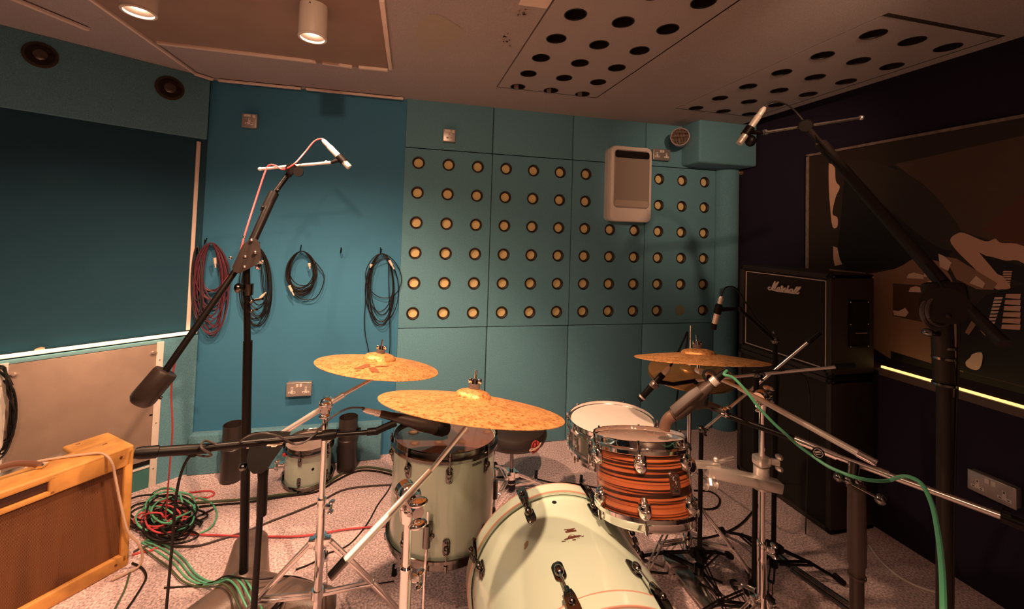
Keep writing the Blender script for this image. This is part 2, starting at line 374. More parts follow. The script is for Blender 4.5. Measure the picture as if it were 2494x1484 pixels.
for (x, z) in ((.197, .59), (.197, .40), (.722, .22)):
    q = MB(); q.box((x, z, .037), (.018, .006, .004), LM); obj('catch', q, black_p, t)
for x in (.176, .745):
    for z in (.70, .35, .10):
        q = MB(); q.cyl(LM @ Vector((x, z, .042)), LM @ Vector((x, z, .044)), .004, seg=10); obj('screw', q, chrome_r, t)
m = MB(); m.box2((.192, .128, .0302), (.728, .150, .033), LM); struct('trim_22', m, rubber)
m = MB(); m.box2((.192, .112, .030), (.728, .122, .040), LM, .002); struct('trim_23', m, white_t)
m = MB(); m.box2((.192, 0, .030), (.728, .112, .035), LM); struct('trim_24', m, mat('plain_teal_board', (.05, .20, .20), .6))
m = MB(); m.prism([(-.017, 0), (-.015, .010), (-.004, .014), (.010, .011), (.019, .004), (.016, 0)], LM @ T((.634, .838, .024)), .010); solo('wood_scrap', m, mat('pale_wood', (.55, .38, .26), .7), 'small scrap of pale wood lying on the LED ledge', 'wood scrap', lw(.634, .838, .03))

# ------------------------------------------------------------------ sockets
UKD = mat('socket_slot', (.03, .022, .02), .6)
def socket(M, n, label, group, name='wall_socket', dark=False):
    """metal-clad British outlet, x right, y up, z out of the wall; n outlets"""
    w = .086 if n == 1 else .147; h = .086; d = .034
    t = thing(name, label, 'wall socket', M, group)
    q = MB(); q.box((0, 0, d/2), (w*.96, h*.96, d), M, .006); obj('back_box', q, socket_m, t)
    q = MB(); q.box((0, 0, d+.004), (w, h, .009), M, .0042, 3); obj('face_plate', q, socket_m, t)
    for k in range(n):
        cx = 0 if n == 1 else (-.040 if k == 0 else .040)
        q = MB()
        cy = -.006
        q.box((cx, cy+.011, d+.0088), (.012, .020, .002), M, .0008); q.box((cx-.012, cy-.012, d+.0088), (.017, .013, .002), M, .0008); q.box((cx+.012, cy-.012, d+.0088), (.017, .013, .002), M, .0008); q.box((cx, cy-.008, d+.0086), (.012, .018, .0016), M)
        obj('outlet_insert', q, white_p, t, label='white plastic outlet insert')
        q = MB(); q.box((cx, cy+.013, d+.0098), (.004, .008, .0006), M); q.box((cx-.012, cy-.012, d+.0098), (.007, .004, .0006), M); q.box((cx+.012, cy-.012, d+.0098), (.007, .004, .0006), M); obj('pin_slots', q, UKD, t)
        sx = (.026, .028) if n == 1 else ((-.010 if k == 0 else .010), .024)
        q = MB(); q.box((sx[0], sx[1], d+.0095), (.016 if n == 1 else .014, .020, .006), M, .0016); obj('switch', q, white_p, t, label='white rocker switch')
    if n == 1:
        q = MB(); q.box((-.012, .031, d+.0087), (.038, .014, .0012), M, .0004); obj('label_plate', q, white_p, t)
    return t
def wallM(u, v, Y): p = ony(u, v, Y); return Matrix(((1, 0, 0, p.x), (0, 0, -1, Y), (0, 1, 0, p.z), (0, 0, 0, 1)))
s1 = socket(wallM(613, 298, 2.82), 1, 'single metal wall socket high on the blue wall', 'single sockets')
again(s1, wallM(1093, 333, YB), 'single metal wall socket above the first perforated panel', 'single sockets')
s2 = socket(wallM(732, 943, 2.82), 2, 'double metal wall socket low on the blue wall', 'double sockets')
again(s2, wallM(1604, 379, YB), 'double metal wall socket beside the white wall unit', 'double sockets')
p = onx(2430, 1188, XL_)
again(s2, Matrix(((0, 0, -1, XL_), (-1, 0, 0, p.y), (0, 1, 0, p.z), (0, 0, 0, 1))), 'double metal wall socket low on the dark right wall', 'double sockets')

# ------------------------------------------------------------------ white wall unit
def rrect(w, h, r, n=6, cx=0, cy=0):
    P = []
    for sx, sy, a0 in ((1, 1, 0), (-1, 1, 90), (-1, -1, 180), (1, -1, 270)):
        for k in range(n+1):
            a = math.radians(a0+90*k/n); P.append((cx+sx*(w/2-r)+r*math.cos(a), cy+sy*(h/2-r)+r*math.sin(a)))
    return P
ul, lr = ony(1491, 352, 2.69), ony(1588, 543, 2.69)
UX, UZ, UW, UH = (ul.x+lr.x)/2-.003, (ul.z+lr.z)/2, .335, .555
UM = Matrix(((1, 0, 0, UX), (0, 0, -1, YB), (0, 1, 0, UZ), (0, 0, 0, 1)))
t = thing('wall_heater', 'white rounded wall unit with a grey glassy front panel', 'wall unit', UM)
q = MB()
q.ringloft([[UM @ Vector((x, y, z)) for x, y in rrect(w, h, r)] for w, h, r, z in ((UW-.012, UH-.012, .035, .0), (UW-.006, UH-.006, .038, .052), (UW-.012, UH-.012, .036, .055), (UW-.012, UH-.012, .036, .060), (UW, UH, .042, .064), (UW, UH, .042, .094), (UW-.010, UH-.010, .038, .104), (UW-.030, UH-.030, .034, .107))]); obj('body', q, white_p, t)
q = MB(); q.ringloft([[UM @ Vector((x, y, z)) for x, y in rrect(w, h, .030, cx=0, cy=.035)] for w, h, z in ((UW-.050, UH-.130, .104), (UW-.050, UH-.130, .1095), (UW-.060, UH-.140, .1105))]); obj('front_panel', q, mat('grey_glass', (.36, .31, .28), .12, .1, coat=.6), t, label='grey glassy panel')
q = MB(); q.ringloft([[UM @ Vector((x, y, z)) for x, y in rrect(UW-.058, .052, .018, cx=0, cy=.035+(UH-.13)/2-.034)] for z in (.1103, .1112)]); obj('display_band', q, mat('black_glass', (.015, .012, .012), .1, coat=.6), t, label='black band across the top of the panel')
q = MB(); q.ringloft([[UM @ Vector((x, y, z)) for x, y in rrect(UW-.066, .045, .014, cx=0, cy=.035-(UH-.13)/2+.034)] for z in (.1103, .1112)]); obj('lower_band', q, mat('grey_glass_light', (.46, .39, .34), .15, coat=.6), t)
q = MB()
for k in range(3): q.box((.135, -.215+.014*k, .1065), (.008, .006, .001), UM)
obj('indicator_mark', q, white_t, t)

# ------------------------------------------------------------------ vent stub on the duct box
c0 = ony(1657, 335, 2.66); ax = (Vector((-.62, -.75, -.12))).normalized(); VM = frame(c0+ax*.06, ax)
t = thing('vent_pipe', 'short grey vent pipe with a mesh end beside the duct box', 'vent', c0)
q = MB(); q.ring([(.058, 0), (.058, -.13), (.066, -.13), (.066, -.004), (.0655, .002), (.062, .003)], VM, 36); obj('pipe', q, mat('grey_pipe', (.36, .31, .29), .45), t)
q = MB()
for i in range(-5, 6):
    L = math.sqrt(max(0, .058**2-(i*.010)**2))
    if L > .008: q.cyl(VM @ Vector((i*.010, -L, -.012)), VM @ Vector((i*.010, L, -.012)), .0012, seg=5); q.cyl(VM @ Vector((-L, i*.010, -.012)), VM @ Vector((L, i*.010, -.012)), .0012, seg=5)
obj('mesh_guard', q, mat('brown_wire', (.25, .17, .12), .4, .5), t)
q = MB(); q.cyl(VM @ Vector((0, 0, -.05)), VM @ Vector((0, 0, -.053)), .058, seg=30); obj('back_plate', q, rubber, t)
c0 = ony(1822, 346, 2.60)
m = MB(); m.ring([(.030, 0), (.030, .012), (.022, .012), (.020, 0)], frame(c0, (0, -1, 0)), 28); m.cyl(c0, c0+Vector((0, -.003, 0)), .021, seg=24)
solo('grommet', m, mat('dark_green_grommet', (.03, .06, .055), .5), 'dark round grommet on the front of the duct box', 'grommet', c0)
c0 = onx(1806, 421, XR)
m = MB(); m.ring([(.020, 0), (.020, .010), (.012, .014), (.010, 0)], frame(c0, (-1, 0, 0)), 24); m.cyl(c0, c0+Vector((-.004, 0, 0)), .011, seg=20)
solo('cable_grommet', m, mat('copper_ring', (.50, .33, .24), .3, .8), 'small copper-coloured ring on the purple wall beside the column', 'ring', c0)
# ================================================================== drums
mint = mat('mint_lacquer', (.55, .72, .60), .22, coat=.7, var=(9, (.59, .75, .63), .6))
cream_head = mat('coated_drum_head', (.70, .66, .62), .55, var=(16, (.66, .62, .58), .4))
clear_head = mat('clear_drum_head', (.17, .085, .065), .08, coat=.6)
smoke_head = mat('glossy_tom_head', (.50, .36, .30), .12, coat=.5)
pinst = mat('copper_inlay', (.80, .46, .36), .3, .35)
def zebra():
    m = bpy.data.materials.new('zebra_wood'); m.use_nodes = True; nt = m.node_tree; N, L = nt.nodes, nt.links
    b = N['Principled BSDF']; b.inputs['Roughness'].default_value = .28; b.inputs['Coat Weight'].default_value = .5; b.inputs['Coat Roughness'].default_value = .08
    tc = N.new('ShaderNodeTexCoord'); mp = N.new('ShaderNodeMapping'); mp.inputs['Scale'].default_value = (.9, .9, 74)
    n = N.new('ShaderNodeTexNoise'); n.inputs['Scale'].default_value = 1; n.inputs['Detail'].default_value = 2.2; n.inputs['Roughness'].default_value = .62
    mp2 = N.new('ShaderNodeMapping'); mp2.inputs['Scale'].default_value = (5, 5, 220)
    n2 = N.new('ShaderNodeTexNoise'); n2.inputs['Scale'].default_value = 1; n2.inputs['Detail'].default_value = 2
    r = N.new('ShaderNodeValToRGB'); e = r.color_ramp.elements
    e[0].position = .475; e[0].color = (.030, .010, .006, 1); e[1].position = .525; e[1].color = (.40, .095, .032, 1)
    x = e.new(.64); x.color = (.56, .17, .065, 1)
    mx = N.new('ShaderNodeMixRGB'); mx.blend_type = 'MULTIPLY'; mx.inputs[0].default_value = .35
    L.new(tc.outputs['Object'], mp.inputs[0]); L.new(mp.outputs[0], n.inputs['Vector']); L.new(tc.outputs['Object'], mp2.inputs[0]); L.new(mp2.outputs[0], n2.inputs['Vector'])
    L.new(n.outputs['Fac'], r.inputs[0]); L.new(r.outputs[0], mx.inputs[1]); L.new(n2.outputs['Color'], mx.inputs[2]); L.new(mx.outputs[0], b.inputs['Base Color'])
    return m
zeb = zebra()
def lug_mesh(q, kind, M, s=1):
    """M: origin on the shell, z outward, y up the drum"""
    if kind == 'oval':
        q.lathe([(.0, .020*s), (.009*s, .0185*s), (.017*s, .012*s), (.019*s, .005*s), (.0195*s, 0)], M @ Matrix.Diagonal((1, 1.42, 1, 1)), 20)
        q.ball((0, .004*s, .019*s), .006*s, (1.7, .8, .6), M); q.ball((0, -.011*s, .016*s), .006*s, (1.6, .8, .6), M); q.ball((0, .018*s, .012*s), .006*s, (1.2, 1, .7), M)
        q.box((0, 0, .0175*s), (.026*s, .005*s, .005*s), M, .002*s)
    else:
        q.ringloft([[M @ Vector((x, y, z)) for x, y in rrect(w, h, w*.45)] for w, h, z in ((.026*s, .052*s, 0), (.026*s, .052*s, .003*s), (.018*s, .042*s, .005*s))])
        q.ball((0, .007*s, .007*s), .0105*s, (1, 1.25, 1), M)
        q.ball((0, -.010*s, .004*s), .008*s, (.9, 1.3, .5), M)
def drum(name, label, cat, M, R, Hh, shell_m, hoop_m, lug_m, nlug, kind, top_m, bot_m, ph=0, lz=.058, ls=1, group=None, skip=()):
    t = thing(name, label, cat, M, group); Rs = R-.013
    q = MB(); q.ring([(Rs, .014), (Rs, Hh-.014), (Rs-.006, Hh-.012), (Rs-.008, .012)], M, 72); obj('shell', q, shell_m, t)
    q = MB(); q.lathe([(0, Hh-.0105), (Rs-.012, Hh-.0105), (Rs-.004, Hh-.012), (Rs+.001, Hh-.018)], M, 64); obj('drum_head', q, top_m, t)
    q = MB(); q.lathe([(0, .0105), (Rs-.012, .0105), (Rs-.004, .012), (Rs+.001, .018)], M, 64); obj('drum_head', q, bot_m, t)
    for z0, sg in ((Hh, -1), (0, 1)):
        q = MB(); q.ring([(Rs+.0015, z0), (Rs+.003, z0-.0015*sg), (Rs+.004, z0+.003*sg), (Rs+.003, z0+.016*sg), (Rs+.0045, z0+.020*sg), (R, z0+.024*sg), (R, z0+.034*sg), (R-.003, z0+.036*sg), (R-.004, z0+.026*sg), (Rs+.001, z0+.020*sg)], M, 72)
        obj('hoop', q, hoop_m, t)
    for k in range(nlug):
        a = ph+2*math.pi*k/nlug
        if k in skip: continue
        ca, sa = math.cos(a), math.sin(a)
        for z, sg in ((Hh-lz, 1), (lz, -1)):
            o = M @ Vector((Rs*ca, Rs*sa, z)); zz = (M.to_3x3() @ Vector((ca, sa, 0))); yy = M.to_3x3() @ Vector((0, 0, sg)); xx = yy.cross(zz)
            LMx = Matrix(((xx.x, yy.x, zz.x, o.x), (xx.y, yy.y, zz.y, o.y), (xx.z, yy.z, zz.z, o.z), (0, 0, 0, 1)))
            q = MB(); lug_mesh(q, kind, LMx, ls); g = obj('lug', q, lug_m, t)
            ze = Hh if sg > 0 else 0
            q = MB(); rr = Rs+.0105
            P = lambda zz_, r_=rr: M @ Vector((r_*ca, r_*sa, zz_))
            q.cyl(P(z+sg*.014), P(ze-sg*.012), .0032, seg=8); q.cyl(P(ze-sg*.020), P(ze-sg*.008), .0062, seg=10); q.cyl(P(ze-sg*.010), P(ze+sg*.004), .0042, seg=8)
            obj('tension_rod', q, hoop_m, t)
    return t
def axisM(p0, p1, xh=(1, 0, 0)): return frame(p0, Vector(p1)-Vector(p0), xh)

# rack tom
RT1, RT0 = Vector((.788, 1.243, .825)), Vector((.780, 1.180, .604))
RTM = axisM(RT0, RT1); RTH = (RT1-RT0).length
rt = drum('rack_tom', 'chrome hooped rack tom with reddish striped wood shell above the bass drum', 'drum', RTM, .157, RTH, zeb, chrome, chrome, 6, 'oval', smoke_head, smoke_head, math.radians(-121), .056, 1.05, skip=())
def on_shell(M, R, deg, z):
    a = math.radians(deg); n = M.to_3x3() @ Vector((math.cos(a), math.sin(a), 0)); y = M.to_3x3() @ Vector((0, 0, 1)); x = y.cross(n); o = M @ Vector((R*math.cos(a), R*math.sin(a), z))
    return Matrix(((x.x, y.x, n.x, o.x), (x.y, y.y, n.y, o.y), (x.z, y.z, n.z, o.z), (0, 0, 0, 1)))
B = on_shell(RTM, .1445, -83, .122)
arch = lambda w, h, k=10: [(w*math.cos(math.pi*i/k), h-w+w*math.sin(math.pi*i/k)) for i in range(k+1)]+[(-w, -h+.006), (-w+.004, -h), (w-.004, -h), (w, -h+.006)]
q = MB(); q.prism(arch(.0185, .0315), B, .0032); bd = obj('badge', q, chrome_r, rt, label='arched metal badge with a sunburst')
q = MB(); q.prism(arch(.0155, .0285), B @ T((0, 0, .0030)), .0006); obj('badge_field', q, mat('badge_brown', (.06, .022, .014), .4), bd)
q = MB()
for k in range(12):
    a = math.radians(-20+220*k/11); q.bar(B @ Vector((.0065*math.cos(a), .010+.0065*math.sin(a), .0042)), B @ Vector((.0125*math.cos(a), .010+.0125*math.sin(a), .0042)), .0016, .0008, B.to_3x3() @ Vector((0, 0, 1)))
q.ball((-.002, .012, .0030), .006, (1, 1, .5), B); q.ball((.005, .001, .0032), .0038, (1, 1, .5), B)
for cx, cy in ((-.0055, -.0085), (.0055, -.0080)): q.ring([(.0045, .0036), (.0045, .0046), (.0024, .0046), (.0024, .0036)], B @ T((cx, cy, 0)) @ Matrix.Diagonal((.8, 1.25, 1, 1)), 16)
q.box((.0, -.0205, .0040), (.022, .0085, .0012), B, .0004)
obj('badge_sunburst', q, chrome_r, bd)

# floor tom
FT1, FT0 = Vector((.199, 1.696, .660)), Vector((.191, 1.664, .278))
FTM = axisM(FT0, FT1); FTH = (FT1-FT0).length
ft = drum('floor_tom', 'large mint green floor tom under the big ride cymbal', 'drum', FTM, .215, FTH, mint, black_n, black_n, 8, 'bullet', clear_head, cream_head, math.radians(-91), .075, 1.05)
for deg in (-109, 11, 131):
    Bm = on_shell(FTM, .202, deg, .130)
    q = MB(); q.box((0, 0, .008), (.030, .062, .018), Bm, .004); q.cyl(Bm @ Vector((0, -.040, .026)), Bm @ Vector((0, .030, .026)), .0135, seg=16); q.ball((.020, -.002, .026), .008, M=Bm); br = obj('leg_bracket', q, black_n, ft)
    top = Bm @ Vector((0, .075, .026)); low = Bm @ Vector((0, -.30, .026)); foot = Vector((low.x+Bm.col[2][0]*.03, low.y+Bm.col[2][1]*.03, .022))
    q = MB(); q.tube(smooth([top, Bm @ Vector((0, -.12, .026)), Bm @ Vector((0, -.30, .029)), foot], 5), .0052, 10); lg = obj('leg', q, chrome, ft)
    q = MB(); q.cyl(foot+Vector((0, 0, -.022)), foot+Vector((0, 0, .018)), .012, .009, 12); obj('rubber_foot', q, rubber, lg)
q = MB(); a0 = [math.radians(-66+k*1.6) for k in range(9)]
Bs = [on_shell(FTM, .2023, math.degrees(a), .330) for a in a0]
q.ringloft([[b @ Vector((0, y, z)) for y, z in ((-.004, 0), (.004, 0), (.004, .0006), (-.004, .0006))] for b in Bs]); obj('name_strip', q, mat('dark_green_print', (.10, .12, .09), .5), ft)

# snare drum on its stand
SN1 = Vector((.882, 1.596, .717)); SNn = Vector((-.05, .03, 1)).normalized(); SN0 = SN1-SNn*.145; SNM = axisM(SN0, SN1)
sn = drum('snare_drum', 'chrome snare drum with a cream head behind the rack tom', 'drum', SNM, .184, .145, chrome_r, chrome, chrome, 10, 'bullet', cream_head, cream_head, math.radians(-100), .060, .8)
Bm = on_shell(SNM, .171, -142, .085)
q = MB(); q.box((0, 0, .010), (.030, .075, .020), Bm, .004); q.box((0, -.005, .024), (.014, .055, .010), Bm, .003); q.ball((0, .030, .020), .010, M=Bm); th = obj('strainer', q, chrome, sn, label='snare strainer with a throw-off lever')
q = MB(); q.bar(Bm @ Vector((.0, .028, .030)), Bm @ Vector((.004, -.038, .044)), .012, .006, Bm.to_3x3() @ Vector((0, 0, 1)), .002); obj('lever', q, chrome, th)
M = frame(SN1-SNn*.0085+Vector((.092, -.105, 0)), SNn, (1, .9, 0))
q = MB(); q.box((0, 0, .001), (.060, .030, .0012), M); obj('damper_pad', q, mat('grey_gel', (.45, .33, .28), .4), sn)
# ---- tripod with flat double legs
def tripod(t, x, y, zc, rf, degs, w=.020, mt=None, zl=None, tub=.014):
    mc = black_p if mt is black_m else None
    mt = mt or chrome_r; zl = zl or zc*.42
    q = MB(); q.cyl((x, y, zc-.022), (x, y, zc+.022), tub+.008, seg=18)
    for d in degs:
        a = math.radians(d); q.box((x+(tub+.012)*math.cos(a), y+(tub+.012)*math.sin(a), zc), (.026, .026, .030), T((0, 0, 0)), .004)
    obj('leg_collar', q, mc or chrome, t)
    q = MB(); q.cyl((x, y, zl-.015), (x, y, zl+.015), tub+.006, seg=18); obj('brace_collar', q, mc or chrome, t)
    for d in degs:
        a = math.radians(d); e = Vector((math.cos(a), math.sin(a), 0)); s = Vector((-e.y, e.x, 0)); o = Vector((x, y, 0))
        A = o+e*(tub+.018)+Vector((0, 0, zc)); F_ = o+e*rf+Vector((0, 0, .022)); mid = A.lerp(F_, .54)+Vector((0, 0, .008))
        q = MB()
        for k in (-1, 1):
            q.bar(A+s*k*w*.5, mid+s*k*w*.5, .003, w*.62, e, .001); q.bar(mid+s*k*w*.5, F_+s*k*w*.35, .003, w*.62, e, .001)
            q.bar(o+e*(tub+.008)+Vector((0, 0, zl))+s*k*.008, mid+s*k*.010, .003, .012, e, .001)
        q.cyl(mid-s*w*.62, mid+s*w*.62, .005, seg=10); q.cyl(A-s*w*.66, A+s*w*.66, .005, seg=10)
        lg = obj('leg', q, mt, t)
        q = MB(); q.cyl(F_+e*(-.012)+Vector((0, 0, .012)), F_+e*.022+Vector((0, 0, -.012)), .014, .012, 12); obj('rubber_foot', q, rubber, lg)
def wing(q, c, d, up_, s=1):
    c, d, up_ = Vector(c), Vector(d).normalized(), Vector(up_).normalized()
    q.cyl(c, c+d*.014*s, .007*s, seg=10)
    for k in (-1, 1): q.ball((0, 0, 0), .009*s, (.55, 1.25, .8), frame(c+d*.014*s+up_*k*.012*s, d, up_), 10)
def grip(q, x, y, z0, z1, r0, r1): q.lathe([(r1*.98, z0), (r0*1.05, z0+(z1-z0)*.55), (r0*1.28, z0+(z1-z0)*.65), (r0*1.28, z1-.003), (r0*1.1, z1), (r1*.5, z1)], T((x, y, 0)), 24)
# ---- snare stand
t = thing('snare_stand', 'chrome snare stand carrying the cream headed snare drum', 'drum stand', (.882, 1.60, 0))
q = MB(); q.cyl((.882, 1.60, .10), (.882, 1.60, .50), .0125, seg=16); obj('tube', q, chrome, t)
tripod(t, .882, 1.60, .27, .26, (-72, 40, 165), .016)
q = MB(); c0 = SN0-SNn*.028; q.cyl((.882, 1.60, .47), c0, .018, seg=16); q.ball(c0, .022); obj('basket_hub', q, chrome, t)
for d in (-115, 5, 125):
    a = math.radians(d); e = SNM.to_3x3() @ Vector((math.cos(a), math.sin(a), 0))
    q = MB(); q.tube(smooth([c0, c0+e*.10-SNn*.004, c0+e*.178+SNn*.004, c0+e*.197+SNn*.030, c0+e*.199+SNn*.060], 5), .006, 8); ar = obj('basket_arm', q, chrome, t)
    q = MB(); q.tube([c0+e*.180+SNn*.006, c0+e*.197+SNn*.030, c0+e*.199+SNn*.064], .009, 10); obj('rubber_grip', q, rubber, ar)

# ---- bass drum
KC, KAZ = Vector((.534, 1.14, .31)), .050
kz = Vector((math.sin(KAZ), math.cos(KAZ), 0)); KM = frame(KC-kz*.24, kz, (1, 0, 0))     # z=0 front (near) rim, z=.48 batter side
KL = .48; KR = .280
t = kd = thing('bass_drum', 'big mint green bass drum lying at the front of the kit', 'drum', KM)
q = MB(); q.ring([(KR, .03), (KR, KL-.03), (KR-.008, KL-.03), (KR-.008, .03)], KM, 120); obj('shell', q, mint, t)
for z0, s, lab in ((0, 1, 'front'), (KL, -1, 'batter')):
    q = MB(); q.lathe([(0, z0+s*.006), (KR-.012, z0+s*.006), (KR-.002, z0+s*.012), (KR+.002, z0+s*.03)], KM, 80); obj('drum_head', q, mat('brown_front_head', (.10, .045, .03), .35) if s > 0 else clear_head, t)
    q = MB(); q.ring([(KR+.004, z0), (KR+.0155, z0), (KR+.0155, z0+s*.045), (KR+.004, z0+s*.045)], KM, 120); hp = obj('hoop', q, mint, t, label='mint wooden hoop')
    for zz in (z0+s*.0452, z0-s*.0002):
        q = MB(); q.ring([(KR+.0118, zz), (KR+.0160, zz), (KR+.0162, zz-s*.0035 if zz == z0+s*.0452 else zz+s*.0035), (KR+.0158, zz-s*.004 if zz == z0+s*.0452 else zz+s*.004)], KM, 120); obj('edge_stripe', q, pinst, hp, label='copper coloured edge stripe')
    for k in range(8):
        a = math.radians(90+22.5+45*k+(4 if s > 0 else 0)); ca, sa = math.cos(a), math.sin(a)
        zl = z0+s*.150 if s > 0 else z0+s*.100
        e = KM.to_3x3() @ Vector((ca, sa, 0)); y = kz*(-s); x = y.cross(e); o = KM @ Vector((KR*ca, KR*sa, zl))
        LMx = Matrix(((x.x, y.x, e.x, o.x), (x.y, y.y, e.y, o.y), (x.z, y.z, e.z, o.z), (0, 0, 0, 1)))
        q = MB()
        q.ringloft([[LMx @ Vector((p, w, z)) for p, w in rrect(W_, H_, W_*.45)] for W_, H_, z in ((.032, .060, 0), (.032, .060, .003), (.022, .048, .006))]); q.ball((0, .008, .010), .013, (1, 1.3, 1), LMx)
        obj('lug', q, black_n, t)
        q = MB(); P = lambda z, r: KM @ Vector((r*ca, r*sa, z))
        q.cyl(P(zl-s*.012, KR+.014), P(z0+s*.058, KR+.020), .0038, seg=10); obj('tension_rod', q, chrome, t)
        q = MB()
        q.ringloft([[KM @ Vector(((KR+r)*math.cos(a+w), (KR+r)*math.sin(a+w), z0+s*z)) for w in (-W_, -W_*.6, W_*.6, W_)] for z, r, W_ in ((.068, .019, .020), (.062, .030, .034), (.045, .031, .046), (.015, .030, .052), (-.004, .027, .052), (-.009, .020, .048), (-.008, .006, .046))], closed_u=False, cap=(False, False))
        q.ringloft([[KM @ Vector(((KR+r)*math.cos(a+w), (KR+r)*math.sin(a+w), z0+s*z)) for w in (-W_, -W_*.6, W_*.6, W_)] for z, r, W_ in ((.068, .0165, .020), (.062, .0168, .034), (-.004, .0168, .052), (-.006, .006, .046))], closed_u=False, cap=(False, False))
        q.cyl(P(z0+s*.052, KR+.026), P(z0+s*.074, KR+.021), .0085, seg=12); q.ball(P(z0+s*.030, KR+.031), .009, (1, 1, 1))
        obj('claw_hook', q, black_n, t)
# two telescopic spurs
for sx in (-1, 1):
    a = math.radians(90-sx*112); p = KM @ Vector((KR*math.cos(a), KR*math.sin(a), .12)); e = KM.to_3x3() @ Vector((math.cos(a), math.sin(a), 0))
    q = MB(); q.box((0, 0, .012), (.04, .05, .026), frame(p, e, kz), .005); f = Vector((p.x+sx*.13, p.y-.10, .015)); q.cyl(p+e*.02, f, .009, .008, 12); sp = obj('spur', q, chrome, t)
    q = MB(); q.cyl(f+Vector((0, 0, -.015)), f+Vector((0, 0, .016)), .013, .010, 12); obj('rubber_foot', q, rubber, sp)
def on_kick(a_deg, z):
    a = math.radians(a_deg); e = KM.to_3x3() @ Vector((math.cos(a), math.sin(a), 0)); o = KM @ Vector((KR*math.cos(a), KR*math.sin(a), z)); y = kz; x = y.cross(e)
    return Matrix(((x.x, y.x, e.x, o.x), (x.y, y.y, e.y, o.y), (x.z, y.z, e.z, o.z), (0, 0, 0, 1)))
def kick_hit(u, v):                            # the shell point seen at a pixel
    r = ray(u, v); o = KM.inverted() @ CAM; d = KM.inverted().to_3x3() @ r
    A = d.x**2+d.y**2; Bq = 2*(o.x*d.x+o.y*d.y); Cq = o.x**2+o.y**2-KR**2
    s = (-Bq-math.sqrt(max(0, Bq*Bq-4*A*Cq)))/(2*A); p = o+d*s
    return math.degrees(math.atan2(p.y, p.x)), p.z
ink = mat('brown_print', (.13, .045, .028), .4)
a, z = kick_hit(1389, 1294); Bk = on_kick(a, z)
q = MB()
q.box((.000, .007, .0006), (.034, .0022, .0005), Bk); q.box((.001, .0035, .0006), (.022, .005, .0004), Bk); q.box((.001, -.002, .0006), (.034, .006, .0006), Bk)
obj('model_badge', q, ink, kd)
a, z = kick_hit(1393, 1309); Bk = on_kick(a, z)
q = MB()
def flat(q, poly, M, z0=.0003, d=.0005): q.prism(poly, M @ T((0, 0, z0)), d)
flat(q, [(-.026, -.004), (-.014, -.001), (-.008, .006), (-.001, .0095), (.006, .0085), (.012, .003), (.024, .002), (.030, -.001), (.020, -.003), (.010, -.004), (.0, -.0055), (-.012, -.0065)], Bk)
for x0 in (-.022, -.017, -.001, .012, .018): flat(q, [(x0, -.003), (x0+.003, -.003), (x0+.0015, -.011)], Bk)
flat(q, [(-.004, -.011), (.006, -.0095), (.008, -.0135), (-.002, -.0135)], Bk); flat(q, [(-.034, -.0085), (-.022, -.010), (-.024, -.0115), (-.035, -.010)], Bk); flat(q, [(.028, -.004), (.036, -.0015), (.036, -.003), (.029, -.0055)], Bk)
bg = obj('maker_badge', q, ink, kd, label='brown crest-like print')
q = MB(); flat(q, [(-.006, .004), (-.0025, .0068), (-.0025, .003)], Bk, .0009, .0002); flat(q, [(-.0005, .0072), (.0055, .0062), (.008, .003), (-.0005, .0035)], Bk, .0009, .0002); obj('badge_window', q, mint, bg)
a, z = kick_hit(1350, 1224); Bk = on_kick(a, z); q = MB(); q.lathe([(.0, .0012), (.005, .0012), (.008, .0003)], Bk, 16); obj('vent_grommet', q, rubber, kd)
a, z = kick_hit(1281, 1327); Bk = on_kick(a, z); q = MB(); flat(q, [(.006, .010), (.010, .004), (.006, -.006), (-.002, -.013), (-.010, -.012), (-.006, -.004), (-.004, .005)], Bk); obj('worn_spot', q, mat('worn_tan', (.30, .24, .14), .6), kd)

# small tom standing on the floor
ST = Vector((-.490, 2.615, .0)); STM = frame(ST, (.01, -.03, 1))
stt = drum('small_tom', 'small mint green tom standing on the carpet by the skirting', 'drum', STM, .137, .235, mint, black_n, black_n, 5, 'bullet', smoke_head, cream_head, math.radians(-100), .064, .85)
Bm = on_shell(STM, .124, -178, .10); q = MB(); q.box((0, 0, .02), (.03, .03, .04), Bm, .005); q.ball((0, .02, .045), .013, M=Bm); q.ball((0, -.022, .045), .011, M=Bm); q.cyl(Bm @ Vector((-.02, 0, .045)), Bm @ Vector((.025, 0, .045)), .007, seg=10); q.ball((.022, .04, .03), .010, M=Bm); obj('mount_bracket', q, chrome, stt)
Bm = on_shell(STM, .124, -68, .125); q = MB(); q.lathe([(.0, .001), (.005, .001), (.008, .0004)], Bm, 14); obj('vent_grommet', q, rubber, stt)
Bm = on_shell(STM, .137, -140, .205); q = MB(); q.ball((0, 0, .008), .010, (1, 1, .8), Bm); obj('red_clip', q, mat('red_plastic', (.75, .06, .05), .4), stt)

